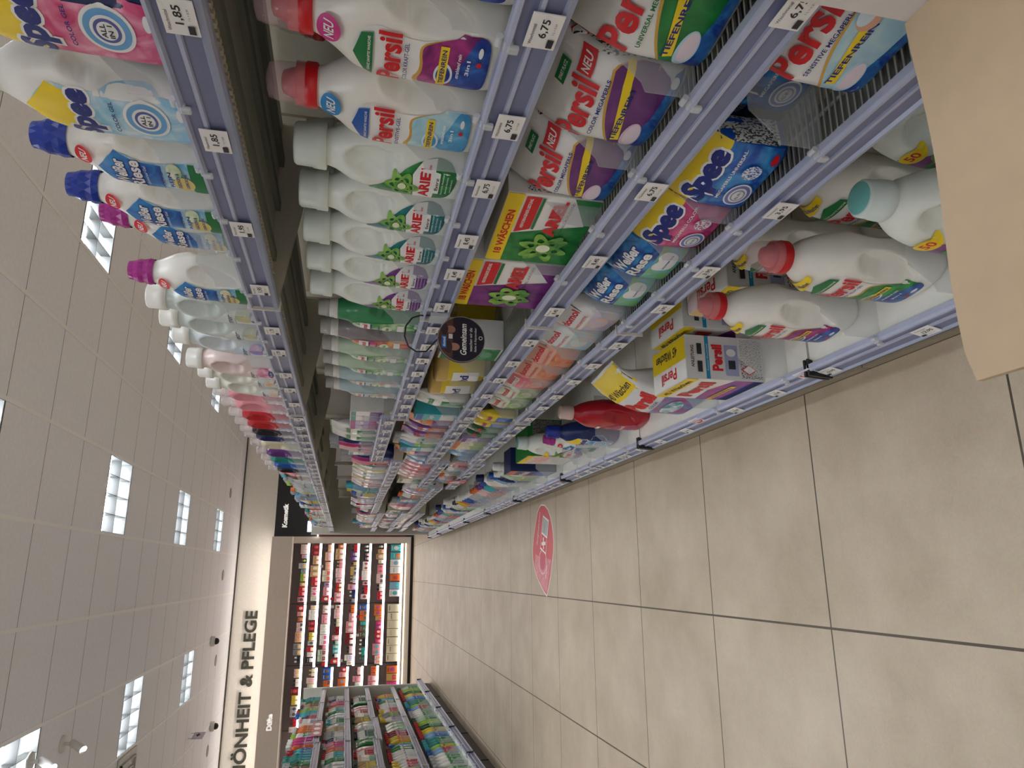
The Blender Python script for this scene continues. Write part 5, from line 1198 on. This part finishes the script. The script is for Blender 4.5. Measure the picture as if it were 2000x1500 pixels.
A.text('Gemeinsam', 0, -.004, .066, wht, h=.013, shear=.25, bold=.02); A.text('waschen wir die', 0, -.019, .05, wht, h=.006, shear=.2, bold=0); A.text('Seite 6-September', 0, -.029, .052, wht, h=.006, shear=.2, bold=0)
A.ring(.004, -.039, .004, .004, .3, wht); A.done('print', r)
pts = []
for i in range(15):
    t = math.radians(-75 + 250*i/14); pts.append((.018+.042*math.cos(t)-.005, -.002, .087+.036*math.sin(t)))
pts = [(-.008+.0, .0, .047)] + pts[::-1]
MB().path([(0, -.001, .046), (-.012, -.002, .056), (-.03, -.002, .07), (-.032, -.003, .09), (-.022, -.003, .106), (-.002, -.003, .114), (.02, -.003, .112), (.038, -.003, .1), (.045, -.002, .084), (.046, -.002, .06)], .0016, M_black).build('wire_arm', r)
MB().box((.038, -.02, .03), (.047, .02, .065), M_clear2, .001).build('rail_clip', r)
tag(r, 'round dark sign with white script on a curved black arm clipped to the second rail', 'sign')

# ------------------------------------------------------------------ floor sticker
r = empty('floor_sticker', (.17, 4.33, 0))
outl = [(.411, 4.342), (.402, 4.265), (.372, 4.196), (.33, 4.145), (.279, 4.109), (.225, 4.086), (.17, 4.078), (.12, 4.086), (.073, 4.107), (.02, 4.137), (-.028, 4.161), (-.09, 4.205), (-.144, 4.253), (-.12, 4.315), (-.094, 4.366), (-.055, 4.44), (-.009, 4.505), (.035, 4.55), (.082, 4.575), (.125, 4.58), (.163, 4.571), (.225, 4.545), (.279, 4.509), (.33, 4.47), (.371, 4.439), (.4, 4.39)]
P = [(x-.17, y-4.33) for x, y in outl]
o = MB().prism(P, .0002, .0012, mat((232, 222, 214), .45), 'z').build('base', r)
A = Art(o, 0, 'T'); A.poly([(x*.965, y*.965) for x, y in P], mat((206, 88, 92), .45))
A.poly([(-.1, -.19), (-.14, -.165), (-.21, -.12), (-.29, -.075), (-.25, .03), (-.17, .16), (-.12, .2), (-.06, .17), (-.08, .06), (-.09, -.08)], mat((222, 150, 152), .45, 'print', col2=(206, 120, 130)))
A.ring(-.11, .0, .075, .09, .1, mat((236, 190, 190), .45)); A.ell(-.11, .0, .05, .06, mat((200, 80, 100), .45))
A.text('Ausgezeichnet', .095, .083, .22, wht, h=.032, bold=.01, rot=-.4)
A.poly([(-.03, .05), (.17, -.03), (.13, -.16), (-.07, -.08)], wht); A.poly([(-.02, .04), (.06, .008), (.025, -.11), (-.058, -.076)], mat((206, 60, 66), .45)); A.poly([(.07, .003), (.16, -.033), (.122, -.148), (.035, -.112)], mat((176, 180, 174), .45))
A.rect(-.012, -.08, .008, .01, wht); A.rect(-.035, -.042, .035, -.022, wht); A.text('TEST SEHR GUT', .09, -.07, .06, M_ink, h=.012, rot=-.38, bold=0); A.text('Qualität', -.17, -.09, .09, wht, h=.02, rot=-.5)
A.done('print', r); tag(r, 'red speech bubble sticker with white lettering stuck on the floor tiles', 'sticker')

# ------------------------------------------------------------------ kraft board of the promotional counter by the camera
M_kraft = mat((186, 163, 133), .75)
r = empty('promotion_counter', (0, 0, 0)); X0, X1, Y1, ZB = .1425, .484, .447, .707
mb = MB(); n = 14; top = []; bot = []
for i in range(n+1):
    x = X0+(X1-X0)*i/n; y = Y1 + .003*math.sin(i*.55) - (.005 if i == 0 else 0)
    top.append((x, y, ZB)); bot.append((x, y, ZB-.006))
vs = top+bot+[(X0, -.35, ZB), (X1, -.35, ZB), (X0, -.35, ZB-.006), (X1, -.35, ZB-.006)]
N_ = n+1
mb.add(vs, [tuple(list(range(N_)) + [2*N_+1, 2*N_])[::-1], tuple(list(range(N_, 2*N_)) + [2*N_+3, 2*N_+2])] + [(i, i+1, N_+i+1, N_+i) for i in range(n)] + [(0, N_, 2*N_+2, 2*N_), (n, 2*N_+1, 2*N_+3, 2*n+1)], M_kraft)
mb.build('counter_board', r)
MB().box((.4845, -.35, .178), (.488, .4475, 1.25), mat((214, 208, 202), .5)).build('side_panel', r)
MB().prism([(.2, .7), (.484, .7), (.484, .45)], -.1, -.09, mat((214, 208, 202), .5)).build('support_gusset', r)
tag(r, 'kraft coloured counter board with white side panel attached to the shelf front by the camera', 'display')

for i, (x, z, c, w) in enumerate(((.12, 1.6, 'white', 'below the second shelf of the right bay'), (-.08, .94, 'red', 'below the fifth shelf, nearer the side panel'), (-.55, 1.38, 'white', 'at the third shelf of the middle bay'), (-.42, 1.4, 'red', 'at the third shelf of the right bay end'), (-.72, .95, 'red', 'at the fifth shelf of the middle bay'), (-1.02, .94, 'white', 'at the fifth shelf, middle of the middle bay'), (-1.42, 1.19, 'white', 'at the fourth shelf, left end of middle bay'))):
    o = MB().box((x-.022, YS+.004, z-.05), (x+.022, YS+.006, z+.002), mat((214, 40, 70) if c == 'red' else (236, 234, 232), .4)).build('shelf_talker')
    MB().tube((x, YS+.006, z-.004), (x, YS+.02, z-.004), .003, M_clear2).build('clip_pin', o)
    tag(o, '%s tag hanging %s' % (c, w), 'sign')
# ------------------------------------------------------------------ packs that were built but never placed are dropped
def drop(o):
    for c in KIDS.get(o, ()): drop(c)
    bpy.data.objects.remove(o)
for o in [o for o in bpy.data.objects if o.parent is None and o.type in ('EMPTY', 'MESH') and 'label' not in o and 'kind' not in o]: drop(o)
